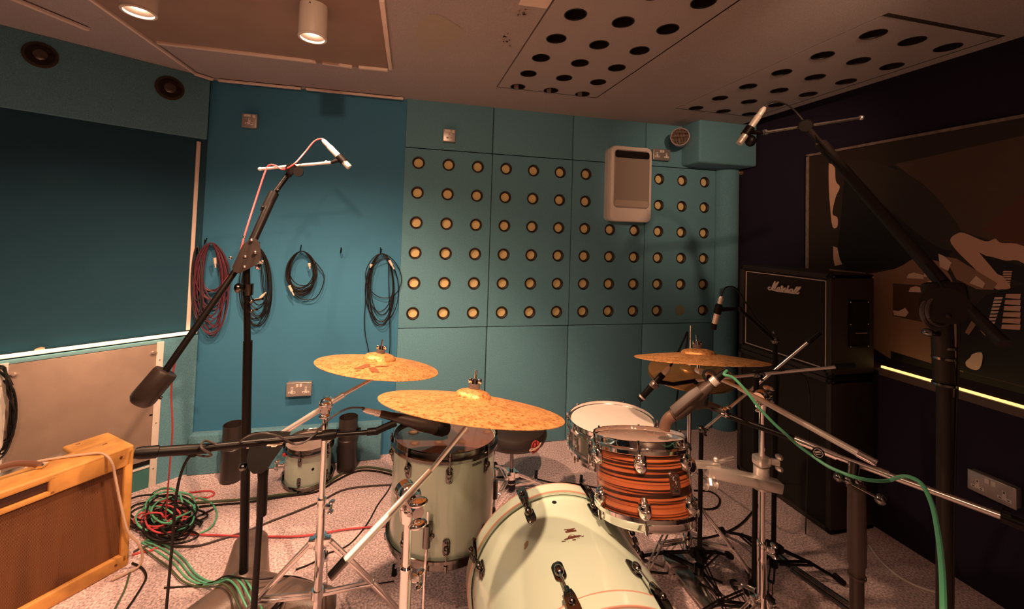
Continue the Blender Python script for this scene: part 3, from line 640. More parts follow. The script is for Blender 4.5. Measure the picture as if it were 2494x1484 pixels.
# ================================================================== cymbals
def bronze():
    m = bpy.data.materials.new('hammered_bronze'); m.use_nodes = True; nt = m.node_tree; N, L = nt.nodes, nt.links
    b = N['Principled BSDF']; b.inputs['Metallic'].default_value = .55; b.inputs['Roughness'].default_value = .48
    tc = N.new('ShaderNodeTexCoord')
    n = N.new('ShaderNodeTexNoise'); n.inputs['Scale'].default_value = 38; n.inputs['Detail'].default_value = 6; n.inputs['Roughness'].default_value = .7
    r = N.new('ShaderNodeValToRGB'); e = r.color_ramp.elements
    e[0].position = .30; e[0].color = (.48, .20, .06, 1); e[1].position = .55; e[1].color = (.84, .44, .165, 1)
    vo = N.new('ShaderNodeTexNoise'); vo.inputs['Scale'].default_value = 130; vo.inputs['Detail'].default_value = 2
    r2 = N.new('ShaderNodeValToRGB'); r2.color_ramp.elements[0].position = .36; r2.color_ramp.elements[0].color = (.45, .28, .16, 1); r2.color_ramp.elements[1].position = .46; r2.color_ramp.elements[1].color = (1, 1, 1, 1)
    mx = N.new('ShaderNodeMixRGB'); mx.blend_type = 'MULTIPLY'; mx.inputs[0].default_value = .8
    bp = N.new('ShaderNodeBump'); bp.inputs['Strength'].default_value = .35; bp.inputs['Distance'].default_value = .002
    ln = N.new('ShaderNodeVectorMath'); ln.operation = 'LENGTH'
    sx = N.new('ShaderNodeSeparateXYZ'); cx = N.new('ShaderNodeCombineXYZ')
    wv = N.new('ShaderNodeMath'); wv.operation = 'MULTIPLY'; wv.inputs[1].default_value = 1900
    sn_ = N.new('ShaderNodeMath'); sn_.operation = 'SINE'; ad = N.new('ShaderNodeMath'); ad.operation = 'MULTIPLY_ADD'; ad.inputs[1].default_value = .12
    L.new(tc.outputs['Object'], sx.inputs[0]); L.new(sx.outputs[0], cx.inputs[0]); L.new(sx.outputs[1], cx.inputs[1]); L.new(cx.outputs[0], ln.inputs[0]); L.new(ln.outputs['Value'], wv.inputs[0]); L.new(wv.outputs[0], sn_.inputs[0])
    L.new(sn_.outputs[0], ad.inputs[0]); L.new(n.outputs['Fac'], ad.inputs[2]); L.new(ad.outputs[0], bp.inputs['Height']); L.new(bp.outputs[0], b.inputs['Normal'])
    for k in (n, vo): L.new(tc.outputs['Object'], k.inputs['Vector'])
    L.new(n.outputs['Fac'], r.inputs[0]); L.new(vo.outputs['Fac'], r2.inputs[0]); L.new(r.outputs[0], mx.inputs[1]); L.new(r2.outputs[0], mx.inputs[2]); L.new(mx.outputs[0], b.inputs['Base Color'])
    return m
brz = bronze()
brz2 = mat('smooth_bronze', (.62, .34, .13), .38, .8, var=(40, (.72, .42, .17), .5))
def cym_prof(R, bow=.10, bell=.24, bh=.085):
    P = []
    for k in range(15):
        f = 1-(1-bell)*k/14; P.append((R*f, R*bow*(1-max(0, (f-bell)/(1-bell))**1.25)))
    zb = R*bow
    for k in range(1, 9):
        a = k/8*math.pi/2; P.append((max(R*bell*math.cos(a), .006), zb+R*bh*max(0, math.sin(a))**.85))
    return P
def cymbal(name, label, c, n, R, mt, group=None, bow=.10, bell=.24, bh=.085, flip=False):
    M = frame(c, n); P = cym_prof(R, bow, bell, bh)
    if flip: P = [(r, -z) for r, z in P]
    q = MB(); q.ring(P+[(r, z-.0014) for r, z in P[::-1]], M, 96)
    o = solo(name, q, mt, label, 'cymbal', M, group); return o, M, (lambda r: next(z0+(z1-z0)*(r-r0)/(r1-r0) for (r0, z0), (r1, z1) in zip(P, P[1:]) if min(r0, r1) <= r <= max(r0, r1)))
C1c, C1n = Vector((-.074, 1.634, .954)), Vector((.13, .121, 1))
c1, C1M, z1 = cymbal('crash_cymbal', 'bronze crash cymbal with a large dark letter K, over the left stand', C1c, C1n, .2286, brz, bow=.115, bell=.27, bh=.10)
def cym_mark(name, polys, M, zf, mt, par):
    q = MB(); n3 = M.to_3x3() @ Vector((0, 0, 1))
    for poly in polys:
        P = []
        for a_, b_ in zip(poly, poly[1:]+poly[:1]):
            for k in range(3): P.append((a_[0]+(b_[0]-a_[0])*k/3, a_[1]+(b_[1]-a_[1])*k/3))
        cxm = (sum(p[0] for p in P)/len(P), sum(p[1] for p in P)/len(P))
        f = lambda p, d: M @ Vector((p[0], p[1], zf(max(math.hypot(*p), .03))+d))
        for d in (.0012,):
            V = [q.v(f(p, d)) for p in P]; c_ = q.v(f(cxm, d))
            for i in range(len(V)): q._f([V[i], V[(i+1) % len(V)], c_])
    return obj(name, q, mt, par)
def cym_px(u, v, M, zf):                       # cymbal-plane coordinates of a pixel
    h = .016
    for _ in range(6):
        o = M @ Vector((0, 0, h)); n = M.to_3x3() @ Vector((0, 0, 1)); r = ray(u, v); p = CAM+r*((o-CAM).dot(n)/r.dot(n)); l = M.inverted() @ p
        h = zf(min(max(math.hypot(l.x, l.y), .02), .22))
    return (l.x, l.y)
kk = lambda pts: [cym_px(830+x/16.627, 860+y/16.627, C1M, z1) for x, y in pts]
cym_mark('printed_letter', [kk([(490, 690), (850, 690), (1180, 540), (1200, 450), (1020, 445)]), kk([(1110, 595), (1400, 590), (1580, 890), (1200, 850)])], C1M, z1, mat('cymbal_print', (.22, .085, .03), .5), c1)
cym_mark('printed_line', [kk([(1390, 520), (1940, 515), (1950, 545), (1400, 570)]), kk([(590, 775), (790, 765), (800, 800), (600, 805)])], C1M, z1, mat('cymbal_print', (.22, .085, .03)), c1)
RDc, RDn = Vector((.202, 1.128, .995)), Vector((.15, .227, 1))
rd, RDM, zr = cymbal('ride_cymbal', 'large hammered bronze ride cymbal in front of the floor tom', RDc, RDn, .254, brz, bell=.20)
C3c, C3n = Vector((1.092, 1.338, 1.028)), Vector((.039, .202, 1))
c3, C3M, z3 = cymbal('crash_cymbal', 'thin bronze crash cymbal above the hi-hat on the right', C3c, C3n, .2286, brz, bow=.09, bell=.26)
HHc = Vector((1.300, 1.647, .868))
cymbal('hi_hat_cymbal', 'upper bronze hi-hat cymbal under the right crash cymbal', HHc, (-.10, -.12, 1), .178, brz2, 'hi-hat pair', .09)
cymbal('hi_hat_cymbal', 'lower bronze hi-hat cymbal under the upper one', HHc-Vector((0, 0, .028)), (0, 0, 1), .178, brz2, 'hi-hat pair', .09, flip=True)

# ---- cymbal stands
def topper(q, M, zb, felt):
    q.cyl(M @ Vector((0, 0, -.03)), M @ Vector((0, 0, zb+.050)), .0038, seg=8)
    return q
def stand_top(t, M, zb, wingnut=True, tall=.050):
    q = MB(); q.cyl(M @ Vector((0, 0, -.040)), M @ Vector((0, 0, zb+tall)), .0036, seg=10); q.cyl(M @ Vector((0, 0, -.045)), M @ Vector((0, 0, -.006)), .010, .008, 14); tl = obj('tilter_rod', q, chrome, t)
    q = MB(); q.cyl(M @ Vector((0, 0, zb+.001)), M @ Vector((0, 0, zb+.013)), .016, seg=20); q.cyl(M @ Vector((0, 0, -.006)), M @ Vector((0, 0, zb-.010)), .012, seg=16); obj('felt_washer', q, mat('felt', (.10, .08, .075), .95), tl)
    q = MB(); q.cyl(M @ Vector((0, 0, zb+.013)), M @ Vector((0, 0, zb+.026)), .010, .0085, 14)
    if wingnut:
        for k in (-1, 1): q.box((k*.013, 0, zb+.021), (.012, .007, .014), M, .003)
    obj('wing_nut', q, chrome, tl)
def boom_stand(name, label, joint, axis_top, cym_M, arm_end, zb, r_up, r_lo, z_col, z_leg, rf, degs, arm_r=.0095, base=None, mid=None, end_m=None, js=1.0):
    """pole under joint; arm from arm_end through joint to the tilter under the cymbal"""
    J = Vector(joint); x, y = (J.x, J.y) if base is None else base
    t = thing(name, label, 'cymbal stand', (x, y, 0)); foot = Vector((x, y, .07))
    f = lambda z: Vector((x+(J.x-x)*(z/J.z), y+(J.y-y)*(z/J.z), z))
    q = MB(); q.cyl(f(z_col), f(J.z-.015), r_up, seg=18); obj('upper_tube', q, chrome, t)
    q = MB(); q.cyl(foot, f(z_col+.01), r_lo, seg=20); obj('lower_tube', q, chrome, t)
    q = MB(); gx = f(z_col); grip(q, gx.x, gx.y, z_col-.035, z_col+.030, r_up*1.15, r_lo*1.02); wing(q, gx+Vector((r_lo*1.2, -r_lo*.5, 0)), (1, -.4, .1), (.1, .1, 1), 1.4); obj('height_collar', q, chrome, t)
    tripod(t, x, y, z_leg, rf, degs, .020, chrome_r, None, r_lo)
    tip = cym_M @ Vector((0, 0, -.040)); E_ = Vector(arm_end); d = (tip-E_).normalized()
    q = MB(); q.cyl(E_, J.lerp(tip, .35), arm_r, seg=14); q.cyl(J.lerp(tip, .30), tip, arm_r*.66, seg=12); q.ball(tip, .013); q.cyl(tip-Vector((.0, .012, 0)), tip+Vector((0, .012, 0)), .012, seg=14); am = obj('boom_arm', q, arm_m, t)
    for k_ in (.0,):
        q = MB(); q.cyl(E_-d*.002, E_+d*.040, arm_r*1.03, seg=14); obj('end_cap', q, end_m or rubber, am)
    q = MB(); hd = d.cross(Vector((0, 0, 1))).normalized(); q.ball(J, .026*js, (1, 1, 1)); q.cyl(J-hd*.030*js, J+hd*.030*js, .021*js, seg=20); q.cyl(J-Vector((0, 0, .045*js)), J, .015*js, .021*js, 18); wing(q, J+hd*.030*js, hd, (0, 0, 1), 1.7*js); wing(q, J-hd*.024*js+Vector((0, 0, -.018)), -hd+Vector((0, 0, -.4)), (0, .3, 1), 1.0*js); obj('tilter_joint', q, chrome, t)
    stand_top(t, cym_M, zb)
    return t
J1 = at(794, 985, 1.50)
boom_stand('cymbal_stand', 'chrome boom cymbal stand holding the crash cymbal with the K', J1, None, C1M, at(652, 1078, 1.44), z1(.02), .0105, .0145, at(782, 1232, 1.5).z, at(783, 1322, 1.5).z, .34, (-10, 190, 95), arm_r=.010, base=(-.255, 1.645), end_m=chrome)
J2 = at(996, 1212, 1.12)
boom_stand('cymbal_stand', 'chrome boom cymbal stand holding the big ride cymbal', J2, None, RDM, at(806, 1404, .93), zr(.02), .0112, .0158, at(984, 1378, 1.15).z, .34, .36, (-80, 160, 40), arm_r=.0098, end_m=black_n, js=1.35)
J3 = at(1856, 968, 1.40)
s3t = boom_stand('cymbal_stand', 'chrome boom cymbal stand on the right holding the rack tom too', J3, None, C3M, at(2134, 1129, 1.12), z3(.02), .0098, .0142, at(1856, 1336, 1.4).z, .25, .36, (-60, 60, 180), arm_r=.0098, base=(at(1856, 1440, 1.4).x, at(1856, 1440, 1.4).y), end_m=chrome)
# multi clamp and tom arm on that stand
pc = at(1854, 1176, 1.40); q = MB()
rm = on_shell(RTM, .1445, 5, RTH*.54); tomside = rm @ Vector((0, 0, .035))
near, far = pc+Vector((.045, -.03, -.0)), tomside.lerp(pc, .25)
q.bar(far, near, .042, .034, (0, 0, 1), .005); q.bar(tomside+Vector((0, 0, .005)), far+Vector((.05, 0, .010)), .028, .018, (0, 0, 1), .004); q.cyl(pc-Vector((0, 0, .02)), pc+Vector((0, 0, .055)), .024, seg=18); q.box(pc+Vector((0, 0, .075)), (.044, .044, .034), I4, .008); wing(q, pc+Vector((.02, -.02, .08)), (.8, -.5, 0), (0, 0, 1), 1.6); wing(q, far+Vector((0, -.02, -.02)), (-.3, -.6, -.7), (1, 0, 0), 1.5); q.cyl(far+Vector((.04, 0, .02)), far+Vector((.11, 0, .03)), .006, seg=10); q.ball(far+Vector((.04, 0, .03)), .009)
obj('tom_clamp_arm', q, arm_m, s3t)
q = MB(); q.box((0, 0, .018), (.045, .055, .036), rm, .006); q.cyl(rm @ Vector((-.03, .0, .03)), rm @ Vector((.03, 0, .03)), .014, seg=14); q.lathe([(.022, .040), (.024, .052), (.018, .060), (0, .062)], rm, 20); q.ball((.0, .026, .03), .009, M=rm); q.ball((.012, .026, .03), .008, M=rm); obj('mount_bracket', q, chrome, rt)

# ---- hi-hat stand
t = thing('hi_hat_stand', 'chrome hi-hat stand with a thin pull rod behind the snare drum', 'cymbal stand', (1.300, 1.647, 0))
q = MB(); q.cyl((1.3, 1.647, .80), (1.3, 1.647, 1.08), .0032, seg=8); obj('pull_rod', q, chrome, t)
q = MB(); q.cyl((1.3, 1.647, .45), (1.3, 1.647, .815), .0095, seg=14); obj('upper_tube', q, chrome, t)
q = MB(); q.cyl((1.3, 1.647, .08), (1.3, 1.647, .46), .0135, seg=16); obj('lower_tube', q, chrome, t)
q = MB(); grip(q, 1.3, 1.647, .43, .49, .011, .0138); q.cyl((1.3, 1.647, .895), (1.3, 1.647, .945), .009, seg=12); q.cyl((1.3, 1.647, .812), (1.3, 1.647, .826), .020, seg=16); obj('clutch', q, chrome, t)
tripod(t, 1.3, 1.647, .30, .30, (-45, 75, 195), .018)
q = MB(); q.box((1.3-.06, 1.647-.13, .03), (.075, .20, .012), Matrix.Identity(4), .003); q.box((1.3-.06, 1.647+.0, .025), (.10, .05, .05), I4, .005); obj('foot_pedal', q, chrome_r, t)

# ---- bass drum pedal between the drum and the throne
px_, py_ = .555, 1.50
t = thing('drum_pedal', 'chrome bass drum pedal behind the mint bass drum', 'pedal', (px_, py_, 0))
q = MB(); q.box((px_, py_+.05, .008), (.10, .26, .012), I4, .004); obj('base_plate', q, black_m, t)
q = MB(); q.bar((px_, py_-.04, .09), (px_, py_+.17, .03), .07, .010, (0, 0, 1), .004); obj('footboard', q, chrome_r, t)
q = MB()
for k in (-1, 1): q.bar((px_+k*.05, py_-.06, .01), (px_+k*.05, py_-.06, .21), .016, .022, (0, 1, 0), .003)
q.cyl((px_-.06, py_-.06, .20), (px_+.06, py_-.06, .20), .008, seg=12); q.cyl((px_-.02, py_-.06, .20), (px_+.02, py_-.06, .20), .020, seg=20); obj('post_frame', q, chrome, t)
q = MB(); q.cyl((px_, py_-.06, .20), (px_, py_-.03, .38), .004, seg=8); q.cyl((px_, py_-.055, .375), (px_, py_+.005, .38), .025, seg=18); obj('beater', q, cream_head, t)

# ---- drum throne
t = th = thing('drum_throne', 'black round drum throne with a red ring logo, behind the floor tom', 'stool', (.655, 2.30, 0))
q = MB(); TC = T((.655, 2.305, 0)); q.lathe([(0, .300), (.150, .300), (.186, .308), (.197, .330), (.197, .345), (.186, .372), (.160, .386), (0, .390)], TC, 64); obj('cushion', q, mat('black_seat_vinyl', (.025, .018, .016), .42, bump=(500, .2)), t)
q = MB(); q.cyl((.655, 2.305, .10), (.655, 2.305, .305), .011, seg=16); obj('post', q, black_n, t)
q = MB(); q.cyl((.655, 2.305, .02), (.655, 2.305, .115), .027, .024, 18); obj('post_sleeve', q, black_m, t)
tripod(t, .655, 2.305, .10, .24, (-130, -15, 100), .018, chrome_r, .04, .020)
LM_ = on_shell(T((.655, 2.305, 0)), .1985, -66, .338)
red = mat('red_print', (.62, .10, .09), .5); dred = mat('dark_red_print', (.20, .012, .015), .5); crm = mat('cream_print', (.86, .60, .46), .5)
def wrapflat(q, poly, d):
    P = []
    for a_, b_ in zip(poly, poly[1:]+poly[:1]):
        for k in range(3): P.append((a_[0]+(b_[0]-a_[0])*k/3, a_[1]+(b_[1]-a_[1])*k/3))
    def f(p):
        a = math.radians(-66)+p[0]/.197; z = .333+p[1]; r = .1975-(0 if abs(p[1]) < .012 else (abs(p[1])-.012)*.45)+d
        return Vector((.655+r*math.cos(a), 2.305+r*math.sin(a), z))
    c_ = (sum(p[0] for p in P)/len(P), sum(p[1] for p in P)/len(P)); V = [q.v(f(p)) for p in P]; cc = q.v(f(c_))
    for i in range(len(V)): q._f([V[i], V[(i+1) % len(V)], cc])
circ = lambda r, n=24, cx=0, cy=0: [(cx+r*math.cos(2*math.pi*k/n), cy+r*math.sin(2*math.pi*k/n)) for k in range(n)]
q = MB(); wrapflat(q, circ(.034), .0012); lg = obj('logo', q, red, th, label='red ring logo with a cream ribbon')
q = MB(); wrapflat(q, circ(.029), .0016); wrapflat(q, [(.010, .034), (.014, .036), (.008, .012), (.003, .012)], .0018); obj('logo_disc', q, dred, lg)
q = MB(); wrapflat(q, [(-.016, .012), (-.004, .024), (.002, .018), (-.010, .004)], .0020); wrapflat(q, [(.008, .010), (.016, .026), (.020, .012)], .0020); wrapflat(q, [(-.012, -.012), (-.004, -.022), (.010, -.018), (.012, -.010)], .0020); obj('logo_stroke', q, red, lg)
q = MB(); wrapflat(q, [(-.044, -.001), (-.034, .005), (-.006, .002), (.012, .004), (.030, .010), (.046, .016), (.040, .006), (.020, -.006), (.002, -.008), (-.006, -.011), (-.030, -.011), (-.042, -.009)], .0024); obj('logo_ribbon', q, crm, lg)

# ---- two black drain pipes by the skirting
def drain_pipe(x, y, label):
    t = thing('drain_pipe', label, 'pipe', (x, y, 0), 'black drain pipes'); M = T((x, y, 0))
    q = MB(); q.lathe([(.0575, 0), (.0575, .165), (.0605, .172), (.0605, .186), (.0555, .192), (.0555, .315), (.0525, .315), (.0525, .02), (0, .02)], M, 40); obj('pipe', q, mat('dark_brown_plastic', (.028, .021, .018), .38), t)
    return t
d1 = drain_pipe(-.917, 2.690, 'black drain pipe section standing behind the tall microphone stand')
d2 = drain_pipe(-.284, 2.690, 'black drain pipe section with side screws beside the small tom')
q = MB(); q.ring([(.056, .225), (.0585, .225), (.0585, .245), (.056, .245)], T((-.284, 2.69, 0)), 40)
for k in (-1, 1): q.box((-.284+k*.066, 2.69, .235), (.018, .010, .018), I4, .003); q.ball((-.284+k*.068, 2.682, .235), .008)
obj('pipe_clip', q, black_m, d2)
# ================================================================== tweed guitar amplifier
AZ = math.radians(40); AE = Vector((-math.sin(AZ), -math.cos(AZ), 0)); AB = Vector((-math.cos(AZ), math.sin(AZ), 0)); AP = Vector((-1.094, 2.101, .0))
AM = Matrix(((-AE.x, -AB.x, 0, AP.x), (-AE.y, -AB.y, 0, AP.y), (0, 0, 1, 0), (0, 0, 0, 1)))      # x from left to right ends at 0, y: towards the room (front face y=0)
AM = AM @ Matrix.Rotation(math.radians(1.6), 4, 'X')
def tweed():
    m = bpy.data.materials.new('golden_tweed'); m.use_nodes = True; nt = m.node_tree; N, L = nt.nodes, nt.links; b = N['Principled BSDF']; b.inputs['Roughness'].default_value = .55
    tc = N.new('ShaderNodeTexCoord'); w = N.new('ShaderNodeTexWave'); w.inputs['Scale'].default_value = 170; w.inputs['Distortion'].default_value = .6; w.bands_direction = 'DIAGONAL'
    n = N.new('ShaderNodeTexNoise'); n.inputs['Scale'].default_value = 9; n.inputs['Detail'].default_value = 6
    r = N.new('ShaderNodeValToRGB'); r.color_ramp.elements[0].position = .3; r.color_ramp.elements[0].color = (.42, .19, .045, 1); r.color_ramp.elements[1].position = .6; r.color_ramp.elements[1].color = (.74, .37, .095, 1)
    mx = N.new('ShaderNodeMixRGB'); mx.inputs[0].default_value = .16; mx.blend_type = 'MULTIPLY'
    L.new(tc.outputs['Object'], w.inputs['Vector']); L.new(tc.outputs['Object'], n.inputs['Vector']); L.new(n.outputs['Fac'], r.inputs[0]); L.new(r.outputs[0], mx.inputs[1]); L.new(w.outputs['Color'], mx.inputs[2]); L.new(mx.outputs[0], b.inputs['Base Color']); return m
def grille():
    m = bpy.data.materials.new('brown_striped_grille'); m.use_nodes = True; nt = m.node_tree; N, L = nt.nodes, nt.links; b = N['Principled BSDF']; b.inputs['Roughness'].default_value = .75
    tc = N.new('ShaderNodeTexCoord'); w = N.new('ShaderNodeTexWave'); w.inputs['Scale'].default_value = 62; w.bands_direction = 'Z'; w.inputs['Distortion'].default_value = .5; w.inputs['Detail'].default_value = 1
    w2 = N.new('ShaderNodeTexWave'); w2.inputs['Scale'].default_value = 60; w2.bands_direction = 'X'
    mp = N.new('ShaderNodeMapping'); mp.inputs['Scale'].default_value = (26, 26, 2.2)
    n = N.new('ShaderNodeTexNoise'); n.inputs['Scale'].default_value = 1; n.inputs['Detail'].default_value = 4
    r = N.new('ShaderNodeValToRGB'); r.color_ramp.elements[0].position = .25; r.color_ramp.elements[0].color = (.045, .014, .004, 1); r.color_ramp.elements[1].position = .7; r.color_ramp.elements[1].color = (.17, .062, .018, 1)
    a = N.new('ShaderNodeMath'); a.operation = 'MULTIPLY_ADD'; a.inputs[1].default_value = .42; a2 = N.new('ShaderNodeMath'); a2.operation = 'MULTIPLY_ADD'; a2.inputs[1].default_value = .16
    L.new(tc.outputs['Object'], w.inputs['Vector']); L.new(tc.outputs['Object'], w2.inputs['Vector']); L.new(tc.outputs['Object'], mp.inputs[0]); L.new(mp.outputs[0], n.inputs['Vector'])
    ml = N.new('ShaderNodeMath'); ml.operation = 'MULTIPLY'; ml.inputs[1].default_value = .6; L.new(n.outputs['Fac'], ml.inputs[0])
    L.new(w.outputs['Fac'], a.inputs[0]); L.new(ml.outputs[0], a.inputs[2]); L.new(w2.outputs['Fac'], a2.inputs[0]); L.new(a.outputs[0], a2.inputs[2]); L.new(a2.outputs[0], r.inputs[0]); L.new(r.outputs[0], b.inputs['Base Color'])
    bp = N.new('ShaderNodeBump'); bp.inputs['Strength'].default_value = .3; bp.inputs['Distance'].default_value = .002; L.new(w.outputs['Fac'], bp.inputs['Height']); L.new(bp.outputs[0], b.inputs['Normal']); return m
tw, gr = tweed(), grille()
AW, AH, AD = .68, .505, .25; fr = .030
t = ampt = thing('guitar_amplifier', 'tweed covered guitar amplifier with brown grille cloth on the carpet at left', 'amplifier', AM)
q = MB()
q.box2((-AW, -AD, 0), (-.0, 0, .056), AM, .008, 3)                        # bottom board
q.box2((-fr, -AD, .02), (0, 0, AH-.012), AM, .008, 3); q.box2((-AW, -AD, .02), (-AW+fr, 0, AH-.012), AM, .008, 3)
q.box2((-AW, -AD*.60, AH-.020), (0, 0, AH), AM, .009, 3)                   # front part of the top
q.box2((-.155, -AD, AH-.020), (0, -AD*.55, AH), AM, .009, 3); q.box2((-AW, -AD, AH-.020), (-AW+.155, -AD*.55, AH), AM, .009, 3)
q.box2((-.26, -.030, AH-.082), (-.002, -.0, AH-.008), AM, .006, 3); q.box2((-AW+.002, -.030, AH-.082), (-AW+.05, 0, AH-.008), AM, .006, 3)
q.box2((-AW+.04, -.030, AH-.026), (-.24, 0, AH-.008), AM, .004); q.box2((-AW+.04, -.030, AH-.082), (-.24, 0, AH-.064), AM, .004)
obj('cabinet', q, tw, t)
q = MB(); q.box2((-AW+.05, -.020, AH-.066), (-.258, -.014, AH-.024), AM); obj('name_plate_slot', q, mat('dark_brown_slot', (.055, .020, .012), .5), t)
q = MB(); q.box2((-AW+fr-.002, -.026, .050), (-fr+.002, -.018, AH-.078), AM); obj('grille_cloth', q, gr, t)
q = MB(); q.box2((-AW+fr, -AD+.01, .05), (-fr, -AD+.02, AH-.05), AM); obj('back_panel', q, tw, t)
q = MB(); q.box2((-AW+.155, -AD+.004, AH-.060), (-.155, -AD*.58, AH-.024), AM, .003); obj('control_panel', q, chrome_r, t)
q = MB()
for k in range(9): q.box2((-.21-.028*k, -AD*.60-.012, AH-.0205), (-.195-.028*k, -AD*.60-.006, AH-.018), AM)
obj('panel_mark', q, rubber, t)
h0, h1 = (-.255, -.095), (-.47, -.095)
q = MB(); A = AM @ Vector((h0[0], h0[1], AH+.004)); Bp = AM @ Vector((h1[0], h1[1], AH+.004)); upz = Vector((0, 0, 1))
hp = smooth([A, A.lerp(Bp, .12)+upz*.022, A.lerp(Bp, .35)+upz*.046, A.lerp(Bp, .65)+upz*.046, A.lerp(Bp, .88)+upz*.022, Bp], 6); q.tube(hp, .011, 10, flat=.55); hd = obj('handle', q, mat('brown_leather', (.16, .075, .05), .5), t, label='brown leather carrying handle')
q = MB()
for P in (A, Bp): q.box((0, 0, .004), (.022, .030, .008), T(P)); q.cyl(P+Vector((0, 0, .0)), P+Vector((0, 0, .012)), .006, seg=10)
obj('handle_mount', q, chrome, hd)
for x, y, z in ((-.045, .001, AH-.035), (-.045, .001, .028)):
    q = MB(); q.cyl(AM @ Vector((x, y-.004, z)), AM @ Vector((x, y+.001, z)), .005, seg=10); obj('screw', q, mat('rusty_screw', (.16, .06, .03), .5, .5), t)
for x, y in ((-.115, -.215), (-.06, -.115)):
    q = MB(); q.box((x, y, AH), (.014, .006, .0016), AM); obj('top_screw', q, mat('rusty_screw', (.16, .06, .03)), t)

# ================================================================== speaker cabinets on the right
def speaker_cab(name, label, x0, x1, y0, y1, z0, z1, logo=False, group=None):
    t = thing(name, label, 'speaker cabinet', ((x0+x1)/2, (y0+y1)/2, z0), group); b = .028
    q = MB()
    q.box2((x0, y0, z0), (x1, y0+b, z1), bev=.006); q.box2((x0, y1-b, z0), (x1, y1, z1), bev=.006); q.box2((x0, y0, z1-b), (x1, y1, z1), bev=.006); q.box2((x0, y0, z0), (x1, y1, z0+b), bev=.006); q.box2((x1-.02, y0+.01, z0+.01), (x1, y1-.01, z1-.01))
    obj('cabinet', q, vinyl, t)
    q = MB(); q.box2((x0+.016, y0+b-.002, z0+b-.002), (x0+.024, y1-b+.002, z1-b+.002)); gc = obj('grille_cloth', q, grillc, t)
    q = MB(); g = .012
    ya, yb, za, zb = y0+b+g, y1-b-g, z0+b+g, z1-b-g
    if logo:
        for p0, p1 in (((ya, za), (yb, za)), ((yb, za), (yb, zb)), ((yb, zb), (ya, zb)), ((ya, zb), (ya, za))): q.cyl((x0+.015, p0[0], p0[1]), (x0+.015, p1[0], p1[1]), .0033, seg=8)
        obj('piping', q, mat('cream_piping', (.62, .52, .46), .5), gc, label='cream piping round the grille')
    else: q.bm.free()
    for y in (y0, y1):
        for z in (z0, z1):
            q = MB(); sy = 1 if y == y0 else -1; sz = 1 if z == z0 else -1
            q.ball((x0+.016, y+sy*.016, z+sz*.016), .021); obj('corner_protector', q, black_p, t)
    # recessed side handle on the camera side
    yc, zc = y0, (z0+z1)/2+.01; xc = (x0+x1)/2+.035
    HM = Matrix(((1, 0, 0, xc), (0, 0, -1, yc), (0, 1, 0, zc), (0, 0, 0, 1)))
    if z1-z0 < .6:
        q = MB(); W_, H_ = .135, .25
        q.ringloft([[HM @ Vector((x, y, z)) for x, y in rrect(w, h, r)] for w, h, r, z in ((W_, H_, .018, .0005), (W_, H_, .018, .005), (W_-.022, H_-.022, .014, .006), (W_-.034, H_-.034, .012, .0015))], cap=(False, True)); hp = obj('handle_plate', q, black_p, t)
        q = MB(); q.cyl(HM @ Vector((-.04, -.045, .010)), HM @ Vector((.04, -.045, .010)), .005, seg=12); obj('grab_bar', q, chrome, hp)
        q = MB()
        for sx in (-1, 1):
            for sy in (-1, 0, 1): q.ball((sx*(W_/2-.008), sy*(H_/2-.010), .0062), .0045, (1, 1, .5), HM)
        obj('screw', q, chrome, hp)
    for x in (x0+.014, x1-.014):
        q = MB(); q.cyl((x, y0-.001, z1-.014), (x, y0-.004, z1-.014), .006, seg=10); obj('corner_screw', q, chrome, t)
    return t, gc
CX0, CX1, CY0, CY1 = 2.165, 2.452, 1.690, 2.290
tl, bl = onx(1813, 661, CX0), onx(1800, 831, CX0)
Z1 = tl.z+.040; Z0 = bl.z-.040
speaker_cab('speaker_cabinet', 'plain black speaker cabinet on the floor, carrying the logo cabinet', CX0, CX1, CY0, CY1, .0, Z0-.002, False, 'stacked cabinets')
cab, cabg = speaker_cab('speaker_cabinet', 'black speaker cabinet with white script logo and cream piping', CX0, CX1, CY0, tl.y+.04, Z0, Z1, True, 'stacked cabinets')
# the script logo, stroke by stroke (pixels of a 2494-wide enlargement of 120 px)
STR = [[(540, 620), (480, 620), (440, 670), (470, 730), (540, 750), (610, 690), (690, 520), (790, 330), (740, 500), (660, 680), (650, 760)],
       [(660, 740), (760, 560), (950, 350), (880, 480), (790, 660), (770, 750), (830, 780)],
       [(1050, 660), (970, 640), (890, 700), (890, 780), (960, 780), (1030, 680), (1010, 770), (1040, 800)],
       [(1040, 790), (1130, 690), (1100, 600), (1140, 560), (1170, 620), (1130, 760), (1140, 820)],
       [(1140, 820), (1310, 650), (1270, 740), (1330, 830), (1250, 850)],
       [(1300, 850), (1420, 680), (1470, 540), (1410, 700), (1380, 860), (1450, 770), (1500, 760), (1470, 860), (1520, 880)],
       [(1700, 740), (1610, 720), (1540, 790), (1550, 870), (1620, 860), (1690, 760), (1660, 860), (1700, 900)],
       [(1700, 890), (1860, 720), (1930, 610), (1860, 650), (1750, 860), (1770, 930), (1820, 900)],
       [(1810, 900), (1990, 740), (2070, 620), (1980, 660), (1870, 880), (1900, 950), (1970, 920), (2000, 860)],
       [(640, 760), (900, 820), (1300, 870), (1750, 930)]]
q = MB()
for s_ in STR:
    P = [onx(1850+x/20.78, 670+y/20.78, CX0+.010) for x, y in s_]; q.tube(smooth(P, 5), .0042, 6)
obj('script_logo', q, mat('cream_white_logo', (.80, .66, .55), .4), cab, label='white script lettering reading Marshall')

